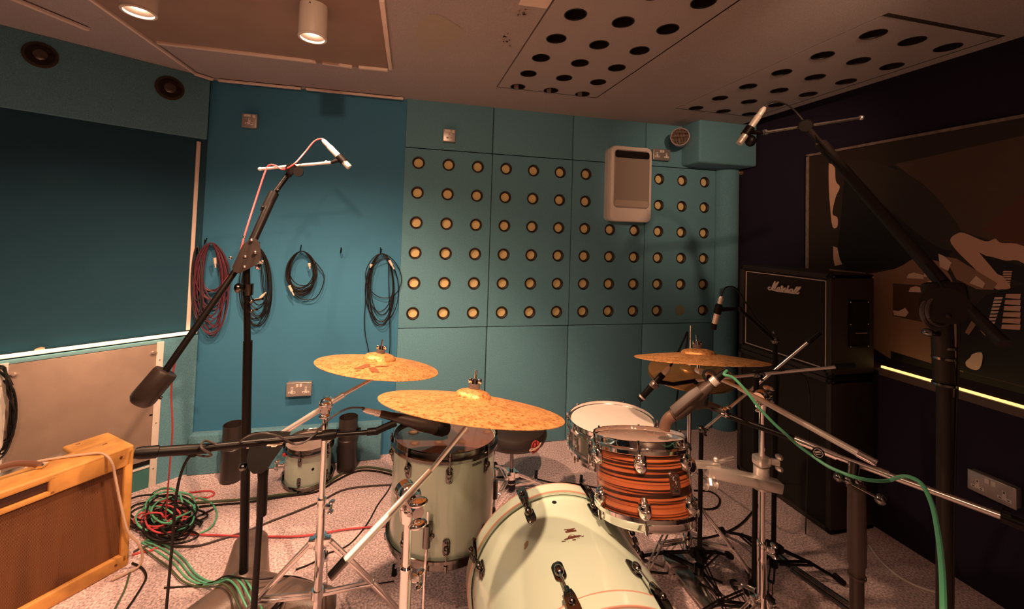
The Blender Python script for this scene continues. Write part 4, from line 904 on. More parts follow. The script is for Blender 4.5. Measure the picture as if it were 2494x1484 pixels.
# ================================================================== big photo print on the right wall
PX = XR-.012
pt0, pt1 = onx(1968, 382, PX), onx(2494, 280, PX)
Y0p, Y1p, ZT, ZB = pt0.y, .35, (pt0.z+pt1.z)/2, .86
t = thing('photo_print', 'large dark framed photo print of hands on a keyboard on the right wall', 'picture', (PX, 1.3, ZB))
pm = [mat('print_dark', (.030, .017, .012), .55), mat('print_skin', (.72, .45, .33), .55), mat('print_brown', (.095, .052, .030), .55), mat('print_black', (.006, .004, .0035), .6), mat('print_tan', (.33, .19, .125), .55), mat('print_rust', (.12, .040, .022), .55), mat('print_sleeve', (.036, .024, .018), .55), mat('print_cream', (.82, .62, .50), .55)]
q = MB(); q.box2((PX, Y1p, ZB), (PX+.010, Y0p, ZT)); obj('board', q, pm[0], t)
q = MB(); lay = [0]
def pr(mi, px, sm=True):
    if sm and len(px) > 6 and mi in (1, 4, 6, 7): px = [(p.x, p.y) for p in smooth([(u, v, 0) for u, v in px], 4, True)]
    q.mi = mi; lay[0] += 1; X = PX-.0006-.00012*lay[0]
    V = []
    for u, v in px:
        p = onx(u, v, PX); V.append(q.v((X, min(max(p.y, Y1p), Y0p-.004), min(max(p.z, ZB), ZT-.004))))
    q._f(V)
pr(2, [(2180, 400), (2494, 330), (2640, 300), (2640, 700), (2494, 610), (2330, 560), (2270, 470)]); pr(5, [(2390, 560), (2494, 470), (2640, 420), (2640, 720), (2494, 610)])
pr(4, [(2010, 700), (2180, 655), (2235, 625), (2300, 650), (2345, 770), (2330, 960), (2170, 875), (2100, 820)])
pr(2, [(2175, 690), (2300, 700), (2330, 780), (2270, 790), (2175, 770)])
pr(3, [(2060, 400), (2180, 405), (2290, 520), (2340, 580), (2300, 640), (2235, 625), (2180, 655), (2060, 660), (2040, 620)])
pr(3, [(2170, 855), (2300, 895), (2494, 945), (2700, 1000), (2700, 1080), (2494, 985), (2170, 895)])
pr(3, [(2340, 780), (2400, 720), (2500, 690), (2700, 690), (2700, 960), (2494, 940), (2330, 900)])
pr(6, [(2060, 400), (2130, 395), (2250, 450), (2345, 570), (2320, 610), (2250, 580), (2120, 470)])
pr(1, [(2020, 394), (2033, 398), (2036, 440), (2046, 456), (2036, 480), (2028, 520), (2040, 530), (2040, 552), (2028, 552), (2022, 500), (2019, 450)])
pr(1, [(2030, 600), (2040, 604), (2046, 632), (2052, 644), (2034, 648), (2030, 630)])
pr(4, [(2020, 655), (2110, 665), (2100, 672), (2022, 664)])
pr(1, [(2315, 585), (2330, 570), (2350, 568), (2400, 588), (2425, 582), (2440, 592), (2500, 602), (2640, 690), (2640, 760), (2500, 645), (2450, 635), (2400, 625), (2440, 670), (2462, 700), (2440, 705), (2420, 700), (2370, 650), (2330, 610)])
pr(3, [(2385, 615), (2420, 632), (2500, 650), (2640, 765), (2640, 800), (2490, 690), (2430, 668)])
pr(4, [(2300, 625), (2330, 630), (2430, 690), (2420, 706), (2380, 705), (2330, 680)]); pr(7, [(2286, 618), (2300, 624), (2318, 640), (2310, 660), (2290, 650)]); pr(7, [(2362, 690), (2378, 672), (2400, 690), (2394, 702)])
for (u, v) in ((2215, 672), (2255, 668), (2262, 690), (2220, 705)): pr(7, [(u-2, v-4), (u+12, v-8), (u+18, v-6), (u+34, v-2), (u+36, v+8), (u-6, v+6)])
pr(7, [(2176, 756), (2190, 758), (2206, 750), (2214, 762), (2206, 772), (2178, 768)])
for k in range(8): pr(7, [(2424-k*2.2, 724+k*8.5), (2444-k*2.6, 724+k*8.5), (2442-k*2.6, 729+k*8.5), (2422-k*2.2, 730+k*8.5)])
for k in range(6): pr(1, [(2452-k*2, 716+k*15), (2488, 716+k*15), (2486, 729+k*15), (2450-k*2, 726+k*15)])
for k in range(6): pr(1, [(2446, 660+k*6), (2468-k, 660+k*6), (2466-k, 664+k*6), (2444, 664+k*6)])
pr(7, [(2364, 872), (2372, 862), (2394, 860), (2392, 890), (2380, 902), (2358, 894), (2354, 882)]); pr(4, [(2352, 810), (2368, 782), (2380, 790), (2362, 816)]); pr(4, [(2390, 806), (2404, 800), (2414, 816), (2400, 818)])
obj('printed_image', q, pm, t)
fmat = mat('worn_pale_frame', (.17, .125, .10), .55, var=(40, (.30, .23, .19), .4))
q = MB(); q.box2((PX-.010, Y1p, ZT-.006), (PX+.004, Y0p+.006, ZT+.008)); obj('frame_edge', q, fmat, t)
q = MB(); q.box2((PX-.010, Y0p-.008, ZB), (PX+.004, Y0p+.006, ZT)); obj('frame_edge', q, fmat, t)
m = MB(); m.box2((XL_, -1.6, .815), (XR, 2.10, .822)); struct('trim_30', m, mat('brown_ledge', (.13, .09, .07), .6))
m = MB(); m.box2((XL_-.004, -1.6, .796), (XL_+.010, 1.68, .832)); struct('trim_31', m, mat('brown_ledge', (.13, .09, .07)))
m = MB(); m.box2((XL_+.012, -1.5, .823), (XL_+.022, 1.68, .842)); solo('led_strip', m, led_r, 'glowing warm LED strip along the ledge of the right wall', 'light strip', (XL_, .3, .83))

# ================================================================== microphones and stands
def mic_cond(label, tip, tail, r, body_m, clip_m=None, group=None, black_tip=False, band=None):
    tip, tail = Vector(tip), Vector(tail); M = frame(tail, tip-tail); L_ = (tip-tail).length
    t = thing('microphone', label, 'microphone', M, group)
    q = MB(); q.lathe([(0, L_*.22), (r*.8, L_*.22), (r, L_*.25), (r, L_*.985), (r*.9, L_), (0, L_)], M, 24); obj('body', q, body_m, t)
    q = MB(); q.lathe([(r*1.01, L_*.86), (r*1.03, L_*.87), (r*1.03, L_*.985), (r*.92, L_*1.002), (0, L_*1.002)], M, 24); obj('capsule_grille', q, rubber if black_tip else silver, t)
    q = MB(); q.lathe([(0, 0), (r*.55, 0), (r*.72, L_*.04), (r*.86, L_*.07), (r*.86, L_*.22), (0, L_*.225)], M, 20); obj('cable_connector', q, silver if not black_tip else silver, t)
    if band:
        q = MB(); q.ring([(r*.9, L_*band[0]), (r*1.03, L_*band[0]), (r*1.03, L_*band[1]), (r*.9, L_*band[1])], M, 24); obj('band', q, silver, t)
    return t, M, L_
def clip(q, M, L_, f, r, to):
    q.ring([(r*1.05, L_*f-.018), (r*1.35, L_*f-.018), (r*1.35, L_*f+.018), (r*1.05, L_*f+.018)], M, 20)
    c = M @ Vector((0, 0, L_*f)); to = Vector(to); q.tube([c+(to-c).normalized()*r*1.2, c.lerp(to, .6), to], lambda s: .007+.003*(1-s), 10)
cbl_red = mat('red_cable', (.62, .075, .085), .45); cbl_grn = mat('green_cable', (.11, .47, .27), .42); cbl_blk = mat('black_cable', (.008, .006, .005), .5, spec=.35); cbl_cream = mat('cream_cable', (.58, .40, .28), .5); cbl_white = mat('white_cable', (.80, .72, .66), .5); cbl_olive = mat('dull_green_cable', (.075, .11, .055), .5); cbl_plum = mat('plum_cable', (.11, .028, .045), .5); cbl_grey = mat('grey_cable', (.055, .045, .042), .42)
def cable(name, pts, r, mt, label, n=6, group=None, cat='cable', kind=None):
    P = smooth(pts, n); q = MB(); q.tube(P, r, 8); return solo(name, q, mt, label, cat, P[0], group, kind)

# ---- tall studio stand with counterweight
foot = Vector((-.563, 1.836, 0)); top = at(606, 690, 1.62); piv = at(600, 622, 1.60)
t = tall = thing('tall_microphone_stand', 'tall black studio microphone boom stand with counterweight at left', 'microphone stand', foot)
def cast_base(t, hub, arms, w0, w1):
    q = MB(); q.lathe([(0, .105), (.022, .104), (.034, .094), (.060, .074), (.090, .052), (.110, .03), (.112, .0)], T(hub), 40)
    for deg, L_ in arms:
        a = math.radians(deg); e = Vector((math.cos(a), math.sin(a), 0)); s_ = Vector((-e.y, e.x, 0)); rings = []
        for k in range(17):
            f = k/16; d = .01+f*L_; w = w0+(w1-w0)*f**.6; h = .078*(1-f)+.050*f
            if f > .86: c_ = math.sqrt(max(0, 1-((f-.86)/.14)**2)); w *= max(c_, .05); h *= max(c_**.7, .1)
            rings.append([hub+e*d+s_*(w*math.cos(b))+Vector((0, 0, h*max(0, math.sin(b))**.75)) for b in [math.pi*i/14 for i in range(15)]])
        q.ringloft(rings)
    return obj('cast_base', q, brown_m, t, ang=50)
hub = foot
cast_base(t, hub, ((103, .35), (223, .37), (343, .37)), .105, .068)
q = MB(); q.cyl(foot+Vector((0, 0, .085)), foot.lerp(top, .80)+Vector((0, 0, .02)), .0165, seg=20); obj('lower_pole', q, black_m, t)
q = MB(); q.cyl(foot.lerp(top, .78), piv, .0125, seg=18); obj('upper_pole', q, black_m, t)
q = MB(); c0 = at(603, 705, 1.61); q.cyl(c0-Vector((0, 0, .022)), c0+Vector((0, 0, .022)), .021, seg=20); q.cyl(c0, at(583, 702, 1.58), .006, seg=10); q.ball(at(580, 702, 1.57), .015, (1, 1, 1.3)); q.cyl(at(612, 732, 1.60), at(640, 728, 1.58), .005, seg=10); q.ball(at(612, 735, 1.585), .008); q.cyl(at(612, 758, 1.60), at(626, 754, 1.58), .004, seg=8); q.ball(at(612, 758, 1.585), .007); obj('height_clutch', q, black_n, t)
wt0, wt1, btop = at(345, 975, 1.36), at(388, 925, 1.39), at(708, 418, 1.78); 
q = MB(); mid = piv; q.cyl(wt1, piv, .0115, seg=16); q.cyl(piv, at(660, 490, 1.72), .0155, .0165, 16); obj('boom_tube', q, black_m, t)
q = MB(); q.cyl(at(645, 515, 1.70), at(668, 470, 1.735), .0195, seg=16); q.ball(at(640, 505, 1.685), .006); q.ball(at(676, 464, 1.73), .008); obj('boom_collar', q, black_p, t)
q = MB(); q.cyl(at(664, 476, 1.73), btop, .0105, seg=14); obj('boom_extension', q, black_m, t)
q = MB(); WMx = frame(wt0, wt1-wt0); Lw = (wt1-wt0).length
q.lathe([(0, -.016), (.026, -.014), (.036, -.003), (.0385, .008), (.0385, Lw+.022), (.036, Lw+.030), (.030, Lw+.032), (0, Lw+.030)], WMx, 40); q.cyl(WMx @ Vector((.036, .01, Lw*.4)), WMx @ Vector((.044, .012, Lw*.4)), .005, seg=8); obj('counterweight', q, mat('dark_brown_weight', (.022, .014, .011), .38), t)
pl = at(600, 622, 1.575); PMx = frame(pl, CAM-pl, (1, 0, 0)); bx = (at(660, 490, 1.70)-at(480, 780, 1.5)); bx = PMx.inverted().to_3x3() @ bx; ba = math.atan2(bx.y, bx.x)
PM2 = PMx @ Matrix.Rotation(ba, 4, 'Z')
q = MB(); q.prism([(-.070, -.014), (-.055, -.022), (-.02, -.046), (.010, -.050), (.034, -.036), (.060, -.018), (.070, .0), (.066, .016), (.03, .030), (-.06, .020), (-.072, .008)], PM2 @ T((0, 0, -.02)), .040)
obj('swivel_block', q, mat('brown_swivel', (.022, .012, .010), .5, spec=.3), t)
q = MB()
for (u, v) in ((598, 625), (596, 650), (562, 628), (595, 578), (613, 585), (622, 615)): q.ball(at(u, v, 1.55), .0065, (1, 1, .8)); q.cyl(at(u, v, 1.55), at(u, v, 1.575), .006, seg=8)
wing(q, at(625, 648, 1.57), (.8, -.5, .2), (.4, .2, 1), 1.0); obj('swivel_bolt', q, chrome, t)
cb0, cb1 = at(634, 412, 1.76), at(806, 396, 1.79)
q = MB(); q.cyl(cb0, cb1, .0065, seg=14); q.ball(cb0, .0085, (1.2, 1, 1)); q.cyl(at(793, 396, 1.79), at(797, 396, 1.79), .009, seg=12); obj('cross_bar', q, silver, t)
kn = at(710, 412, 1.765)
q = MB(); q.ball(kn, .026, (1, 1, .95)); q.cyl(kn, btop.lerp(piv, .06), .017, .012, 16); kf = frame(kn, CAM-kn); q.cyl(kn, kn+(CAM-kn).normalized()*.030, .023, seg=20); q.cyl(at(726, 418, 1.74), at(728, 420, 1.80), .020, seg=16); obj('cross_clamp', q, black_p, t)
mt_, ml_ = at(851, 408, 1.80), at(786, 341, 1.80)
mic, MM, ML = mic_cond('silver pencil microphone at the end of the left cross bar', mt_, ml_, .0125, silver, group='overhead microphones')
q = MB(); clip(q, MM, ML, .70, .0125, cb1); obj('mic_clip', q, black_p, tall)
LAMPN = Vector((LAMPS[1][0], LAMPS[1][1], 2.2))
cable('microphone_cable', [ml_, at(782, 338, 1.80), at(765, 345, 1.80), at(742, 372, 1.78), at(716, 400, 1.73), at(690, 413, 1.74), at(672, 404, 1.755), at(657, 402, 1.76), at(646, 418, 1.755), at(622, 490, 1.71), at(596, 572, 1.63), at(578, 640, 1.59), at(545, 690, 1.555), at(497, 762, 1.52), at(455, 820, 1.47), at(432, 862, 1.45), at(422, 905, 1.50), at(417, 960, 1.62), at(420, 1050, 1.72), at(413, 1140, 1.85), at(407, 1215, 1.98), onz(404, 1270, .006), onz(420, 1300, .006)], .0034, cbl_red, 'red microphone cable running from the left pencil microphone down its stand')

# ---- black boom stand over the floor tom
jt = at(648, 1076, 1.38); bl0, br1 = at(332, 1104, 1.20), at(915, 1052, 1.52)
base = Vector((jt.x-.012, jt.y+.0, 0))
t = bst = thing('microphone_stand', 'black boom microphone stand with white shield label, in front of the small tom', 'microphone stand', base, 'black boom stands')
q = MB(); q.cyl(base+Vector((0, 0, .10)), at(640, 1150, 1.38), .0105, seg=16); obj('pole', q, black_m, t)
q = MB(); a0 = at(637, 1256, 1.38); a1 = at(641, 1140, 1.38); M = frame(a0, a1-a0); Lg = (a1-a0).length; q.lathe([(.011, 0), (.0155, .002), (.0165, Lg*.4), (.0150, Lg*.75), (.0172, Lg*.93), (.0150, Lg)], M, 20); obj('height_grip', q, black_p, t)
tripod(t, base.x, base.y, .12, .30, (200, 330, 75), .014, black_m, .06, .012)
q = MB(); JM = frame(jt, CAM-jt); s = .00138
q.ringloft([[JM @ Vector(((x-648)*s, -(y-1076)*s, z)) for x, y in [(606, 1058), (620, 1054), (665, 1054), (700, 1058), (690, 1085), (668, 1120), (660, 1136), (648, 1142), (632, 1141), (620, 1130), (613, 1110), (614, 1085), (606, 1078)]] for z in (-.026, .020)]); obj('tee_joint', q, black_p, t)
q = MB(); q.ringloft([[JM @ Vector(((x-648)*s, -(y-1076)*s, z)) for x, y in [(650, 1086), (655, 1077), (669, 1069), (672, 1071), (686, 1073), (687, 1079), (684, 1086), (674, 1086), (671, 1089), (662, 1089), (660, 1086)]] for z in (.0195, .0212)]); lb = obj('label', q, mat('cream_label', (.80, .66, .55), .5), t, label='cream shield-shaped maker label')
q = MB()
for k in range(9): q.box(((659.5+2.2*k-648)*s, -(1081.3-1076)*s, .0215), (.0020, .0040, .0006), JM)
for k in range(3): q.box(((665+2.4*k-648)*s, -(1086-1076)*s, .0215), (.0018, .0022, .0006), JM)
obj('label_print', q, ink, lb)
q = MB(); q.bar(at(618, 1106, 1.37), at(596, 1133, 1.34), .010, .006); q.ball(at(591, 1138, 1.335), .012); obj('lever', q, black_n, t)
q = MB(); q.cyl(at(470, 1095, 1.28), at(790, 1061, 1.45), .0118, seg=14); q.cyl(at(780, 1062, 1.45), br1, .0085, seg=14); obj('boom_tube', q, black_m, t)
q = MB(); M = frame(bl0, at(470, 1095, 1.28)-bl0); Lg = (at(470, 1095, 1.28)-bl0).length; q.lathe([(0, -.006), (.014, -.004), (.0175, .012), (.0175, .05), (.0145, .052), (.0155, Lg*.9), (.0145, Lg+.04), (.0119, Lg+.05)], M, 20); obj('rear_grip', q, black_p, t)
q = MB(); a0, a1 = at(782, 1062, 1.45), at(818, 1057, 1.47); M = frame(a0, a1-a0); Lg = (a1-a0).length; q.lathe([(.009, 0), (.017, .003), (.018, Lg*.6), (.015, Lg), (.006, Lg+.004)], M, 20); obj('boom_grip', q, black_p, t)
q = MB(); q.cyl(at(894, 1053, 1.51), at(922, 1050, 1.525), .013, seg=14); q.tube([at(918, 1050, 1.52), at(940, 1040, 1.53), at(965, 1030, 1.54)], .013, 10); obj('mic_clip', q, black_p, t)
q = MB(); q.cyl(at(605, 1082, 1.37), at(612, 1082, 1.37), .014, seg=16); obj('joint_ring', q, chrome_r, t)
ma, mb_ = at(925, 1008, 1.52), at(1064, 1040, 1.60)
M = frame(ma, mb_-ma); L_ = (mb_-ma).length
mict = thing('microphone', 'large dark tapered microphone under the ride cymbal, aimed at the floor tom', 'microphone', M, 'drum microphones')
q = MB(); q.lathe([(0, 0), (.012, 0), (.0135, .01), (.014, .04), (.021, L_*.5), (.0285, L_*.72), (.029, L_*.98), (.026, L_), (0, L_)], M, 28); obj('body', q, mat('dark_mic_body', (.045, .032, .028), .35, .3), mict)
q = MB(); q.lathe([(.030, L_*.98), (.031, L_), (.030, L_+.03), (.020, L_+.05), (0, L_+.055)], M, 28); obj('head_grille', q, black_p, mict)
q = MB(); q.lathe([(0, -.065), (.006, -.063), (.0095, -.048), (.010, -.020), (.0115, -.018), (.0115, .004)], M, 18); obj('cable_connector', q, silver, mict)
c_end = M @ Vector((0, 0, -.065))
cable('microphone_cable', [c_end, at(885, 994, 1.48), at(850, 995, 1.46), at(815, 1012, 1.44), at(782, 1040, 1.42), at(765, 1060, 1.42), at(740, 1078, 1.40), at(715, 1082, 1.39), at(685, 1066, 1.355), at(650, 1056, 1.33), at(615, 1060, 1.33), at(590, 1072, 1.32), at(565, 1096, 1.34), at(535, 1086, 1.31), at(500, 1074, 1.29), at(490, 1090, 1.25), at(515, 1108, 1.27), at(500, 1112, 1.30), at(470, 1106, 1.31)], .0033, cbl_grey, 'grey microphone cable wound round the boom of the labelled stand')
cable('hanging_cable', [at(474, 1098, 1.29), at(462, 1112, 1.28), at(448, 1135, 1.27), at(434, 1180, 1.26), at(426, 1240, 1.25), at(420, 1320, 1.24), at(410, 1430, 1.23), at(404, 1500, 1.22), at(400, 1600, 1.22)], .0042, cbl_blk, 'black cable hanging straight down from the grip of the labelled stand')
q = MB(); q.box((0, 0, 0), (.022, .020, .020), T(at(470, 1104, 1.285)), .004); obj('cable_clip', q, black_p, bst)

# ---- right boom stand carrying the tom microphone
j = at(1993, 1112, 1.16); ba_, bb_ = at(1770, 1012, 1.30), at(2500, 1282, .92)
rb = Vector((at(2086, 1200, 1.06).x, at(2086, 1200, 1.06).y, 0))
t = rbs = thing('microphone_stand', 'black boom microphone stand in the right foreground with the green cable', 'microphone stand', rb, 'black boom stands')
q = MB(); q.cyl(rb+Vector((0, 0, .10)), at(2087, 1370, 1.06), .0150, seg=18); obj('pole', q, mat('dark_brown_pole', (.020, .010, .007), .45), t)
q = MB(); a0, a1 = at(2087, 1372, 1.06), at(2086, 1180, 1.06); M = frame(a0, a1-a0); Lg = (a1-a0).length; q.lathe([(.016, -.03), (.017, -.004), (.0195, 0), (.0195, Lg*.55), (.0185, Lg*.92), (.021, Lg*.95), (.019, Lg), (.008, Lg+.02)], M, 24); q.ring([(.017, -.034), (.0195, -.034), (.0195, -.030), (.017, -.030)], M, 24); obj('height_grip', q, mat('brown_grip', (.038, .023, .017), .5), t)
tripod(t, rb.x, rb.y, .12, .28, (60, 180, 300), .014, black_m, .06, .016)
q = MB(); q.ball(at(2042, 1163, 1.05), .011); q.ball(at(2066, 1170, 1.04), .011); q.cyl(at(2042, 1163, 1.05), at(2086, 1180, 1.06), .006, seg=10); q.cyl(at(2068, 1176, 1.04), at(2140, 1214, 1.0), .0032, seg=10); q.ball(at(2144, 1217, 1.0), .0125); q.cyl(at(2076, 1186, 1.06), at(2080, 1135, 1.10), .013, seg=16); q.cyl(at(2092, 1165, 1.045), at(2092, 1175, 1.045), .012, seg=14); obj('tilt_lever', q, black_n, t)
q = MB(); q.cyl(ba_, at(1940, 1072, 1.19), .0090, seg=14); obj('boom_tube', q, black_m, t)
q = MB(); q.cyl(at(1935, 1070, 1.193), at(2038, 1112, 1.13), .0105, seg=14); obj('boom_clutch', q, chrome_r, t)
q = MB(); kc = at(1993, 1104, 1.112); kf = frame(kc, CAM-kc); q.lathe([(.013, -.024), (.014, -.002), (.0125, 0), (0, 0)], kf, 22); kb = obj('clutch_knob', q, black_p, t)
q = MB(); q.ring([(.0095, 0), (.0105, 0), (.0105, .001), (.0095, .001)], kf, 22)
for y_ in (-.003, .001, .004): q.box((0, y_, .0005), (.014, .0014, .001), kf)
obj('knob_mark', q, silver, kb)
q = MB(); q.cyl(at(2036, 1111, 1.132), at(2440, 1258, .945), .0085, seg=14); q.cyl(at(2128, 1143, 1.086), at(2165, 1157, 1.066), .0100, seg=14); obj('boom_rear', q, chrome_r, t)
q = MB(); q.cyl(at(2436, 1257, .948), bb_, .0130, seg=16); q.cyl(at(2440, 1246, .945), at(2462, 1254, .935), .009, seg=12); obj('boom_end', q, black_m, t)
q = MB(); q.tube(smooth([at(1694, 992, 1.34), at(1715, 986, 1.33), at(1740, 992, 1.32), at(1768, 1006, 1.305)], 5), .0125, 12, flat=.8); q.ball(at(1736, 998, 1.31), .006); obj('goose_arm', q, mat('brown_plastic', (.036, .022, .017), .4), t)
q = MB(); wing(q, at(1764, 998, 1.295), (.0, -1, .0), (.2, 0, 1), 1.0); q.ring([(.010, -.008), (.015, -.008), (.015, .008), (.010, .008)], frame(at(1766, 1005, 1.305), at(1800, 1020, 1.28)-at(1766, 1005, 1.305)), 16); obj('wing_clamp', q, chrome, t)
m0, m1 = at(1748, 922, 1.25), at(1640, 1012, 1.29); M = frame(m0, m1-m0); L_ = (m1-m0).length
mt2 = thing('microphone', 'grey-brown clip-on microphone with the green cable, aimed at the rack tom', 'microphone', M, 'drum microphones')
gb = mat('grey_brown_mic', (.075, .052, .042), .42, .2)
q = MB(); q.lathe([(0, 0), (.0115, 0), (.0125, .006), (.0125, .030), (.0165, .036), (.0172, L_*.62), (.0195, L_*.66), (.0195, L_*.98), (.016, L_), (0, L_)], M, 26); obj('body', q, gb, mt2)
q = MB(); q.ring([(.012, .004), (.0142, .004), (.0142, .022), (.012, .022)], M, 24); obj('chrome_band', q, silver, mt2)
q = MB(); q.tube(smooth([m1, at(1630, 1018, 1.295), at(1622, 1030, 1.30), at(1618, 1046, 1.30)], 5), .017, 14); obj('bent_head', q, mat('brown_mic_head', (.13, .072, .05), .45), mt2)
q = MB(); q.lathe([(0, -.036), (.007, -.034), (.010, -.022), (.0105, .002)], M, 16); obj('cable_connector', q, black_p, mt2)
q = MB(); q.ringloft([[M @ Vector((x, y, z)) for x, y in rrect(w, h, .006)] for w, h, z in ((.038, .030, L_*.34), (.046, .034, L_*.50), (.046, .034, L_*.94))]); obj('holder', q, mat('brown_plastic', (.06, .036, .028)), mt2)
rc = at(1728, 916, 1.27)
q = MB(); q.ring([(.013, -.012), (.021, -.012), (.021, .012), (.013, .012)], frame(rc, CAM-rc), 20); q.tube([rc, at(1722, 950, 1.28), at(1718, 985, 1.31)], .007, 8); obj('mic_clip', q, black_p, rbs)
ce = M @ Vector((0, 0, -.036))
cable('microphone_cable', [ce, at(1764, 913, 1.22), at(1785, 920, 1.21), at(1815, 950, 1.19), at(1850, 995, 1.17), at(1885, 1032, 1.155), at(1912, 1056, 1.15), at(1940, 1082, 1.17), at(1975, 1108, 1.13), at(2020, 1138, 1.08), at(2080, 1162, 1.03), at(2135, 1172, 1.03), at(2168, 1170, 1.05), at(2190, 1162, 1.0), at(2214, 1162, .93), at(2245, 1180, .86), at(2270, 1230, .79), at(2286, 1310, .72), at(2295, 1400, .65), at(2298, 1500, .60), at(2300, 1640, .57)], .0042, cbl_grn, 'bright green microphone cable winding round the right boom', n=7)

# ---- big overhead stand on the right
oj = at(2292, 745, 1.08); ob = Vector((oj.x, oj.y, 0)); t = ovs = thing('tall_microphone_stand', 'tall dark studio microphone boom stand in front of the photo print', 'microphone stand', ob)
dk = mat('dark_stand_brown', (.014, .009, .007), .45, spec=.35)
q = MB(); q.cyl(ob+Vector((0, 0, .06)), at(2300, 935, 1.08), .0155, seg=18); obj('lower_pole', q, dk, t)
q = MB(); q.cyl(at(2300, 940, 1.08), oj, .0215, seg=20); obj('upper_pole', q, dk, t)
q = MB(); M = T((at(2300, 860, 1.08).x, at(2300, 860, 1.08).y, 0))
for v in (846, 872, 935):
    z = at(2300, v, 1.08).z; q2 = MB(); q2.lathe([(.020, z-.004), (.0245, z-.003), (.0245, z+.003), (.020, z+.004)], M, 24); obj('pole_ring', q2, black_n, t)
q.cyl(at(2262, 812, 1.05), at(2290, 815, 1.08), .007, seg=10); q.ball(at(2260, 810, 1.05), .013, (1, 1, .8)); obj('height_knob', q, black_n, t)
cast_base(t, ob, ((150, .32), (270, .32), (30, .32)), .10, .065)
bt, bm_, be = at(1958, 303, 1.60), at(2296, 690, 1.10), at(2446, 838, .93)
q = MB(); q.cyl(at(2020, 372, 1.50), bm_, .0165, seg=18); q.cyl(bm_, be, .0135, seg=16); obj('boom_tube', q, dk, t)
q = MB(); q.cyl(bt, at(2030, 385, 1.48), .0105, seg=14); q.cyl(at(2000, 350, 1.53), at(2034, 390, 1.475), .0190, seg=16); q.ball(at(1988, 352, 1.52), .006); obj('boom_extension', q, dk, t)
q = MB(); q.cyl(at(2300, 745, 1.04), at(2300, 745, 1.12), .046, seg=32); q.box((0, 0, 0), (.085, .06, .085), frame(at(2300, 715, 1.10), CAM-at(2300, 715, 1.10)), .014); q.ball(at(2310, 770, 1.03), .006); obj('swivel_block', q, dk, t)
q = MB(); q.tube([at(2284+38*math.cos(a)*1.0, 757+42*math.sin(a), 1.07) for a in [2*math.pi*k/28 for k in range(28)]], .0065, 8, True); q.tube([at(2290+32*math.cos(a), 757+36*math.sin(a), 1.06) for a in [2*math.pi*k/28 for k in range(28)]], .005, 8, True)
solo('coiled_cable', q, cbl_grey, 'grey cable loop hanging on the swivel of the stand by the photo print', 'cable', oj)
x0, x1 = at(1868, 322, 1.60), at(2098, 287, 1.58)
q = MB(); q.cyl(x0, x1, .0058, seg=12); q.ball(x1, .0105); q.cyl(at(1860, 323, 1.60), at(1866, 322, 1.60), .011, seg=12); q.cyl(at(1856, 324, 1.60), at(1858, 324, 1.60), .009, seg=12); obj('cross_bar', q, chrome_r, t)
kn = at(1962, 307, 1.59); q = MB(); q.ball(kn, .026); q.cyl(kn, kn+(CAM-kn).normalized()*.03, .022, seg=18); obj('cross_clamp', q, black_p, t)
mt_, ml_ = at(1800, 350, 1.60), at(1862, 262, 1.60)
mic2, MM, ML = mic_cond('silver pencil microphone below the ceiling at the right overhead stand', mt_, ml_, .0125, silver, group='overhead microphones')
q = MB(); clip(q, MM, ML, .66, .0125, at(1856, 324, 1.60)); obj('mic_clip', q, black_p, t)
q = MB(); q.ball(at(1828, 343, 1.63), .020, (1, 1, 1.2)); obj('clip_nut', q, black_p, t)
cable('microphone_cable', [ml_, at(1868, 254, 1.60), at(1880, 248, 1.60), at(1900, 249, 1.60), at(1922, 258, 1.60), at(1945, 280, 1.60), at(1975, 318, 1.57), at(2020, 372, 1.47), at(2120, 486, 1.33), at(2220, 602, 1.20), at(2290, 690, 1.07), at(2330, 760, 1.06), at(2334, 860, 1.06), at(2330, 960, 1.07), at(2326, 1100, 1.07), at(2322, 1300, 1.07), at(2320, 1500, 1.07)], .0034, cbl_blk, 'black microphone cable running down the right overhead stand')

# ---- hi-hat microphone in front of the logo cabinet
q0 = at(1757, 722, 1.80); q1 = at(1737, 802, 1.82)
hm, MM, ML = mic_cond('black pencil microphone with a silver band beside the logo cabinet', q1, q0, .0115, black_p, group='black pencil microphones', black_tip=True, band=(.52, .82))
hs = at(1888, 880, 1.84)
t = hms = thing('microphone_stand', 'thin black microphone stand in front of the logo cabinet', 'microphone stand', (hs.x, hs.y, 0), 'black boom stands')
q = MB(); q.cyl((hs.x, hs.y, .10), (hs.x, hs.y, at(1888, 830, 1.84).z), .0100, seg=14); obj('pole', q, black_m, t)
tripod(t, hs.x, hs.y, .12, .26, (100, 220, 340), .014, black_m, .06, .012)
q = MB(); q.cyl(at(1800, 752, 1.81), at(1888, 832, 1.84), .0080, seg=12); obj('boom_tube', q, black_m, t)
q = MB(); q.ball(at(1884, 810, 1.83), .008); q.ball(at(1888, 830, 1.84), .018); obj('swivel_knob', q, black_n, t)
q = MB(); clip(q, MM, ML, .40, .0115, at(1800, 752, 1.81)); q.ball(at(1802, 752, 1.80), .010); obj('mic_clip', q, black_p, t)
cable('microphone_cable', [q0, at(1760, 712, 1.80), at(1766, 702, 1.80), at(1778, 698, 1.81), at(1792, 703, 1.84), at(1812, 730, 1.86), at(1840, 775, 1.86), at(1880, 820, 1.87), at(1896, 900, 1.87), at(1894, 1000, 1.87), onz(1892, 1190, .006)], .003, cbl_blk, 'black cable of the microphone beside the logo cabinet')

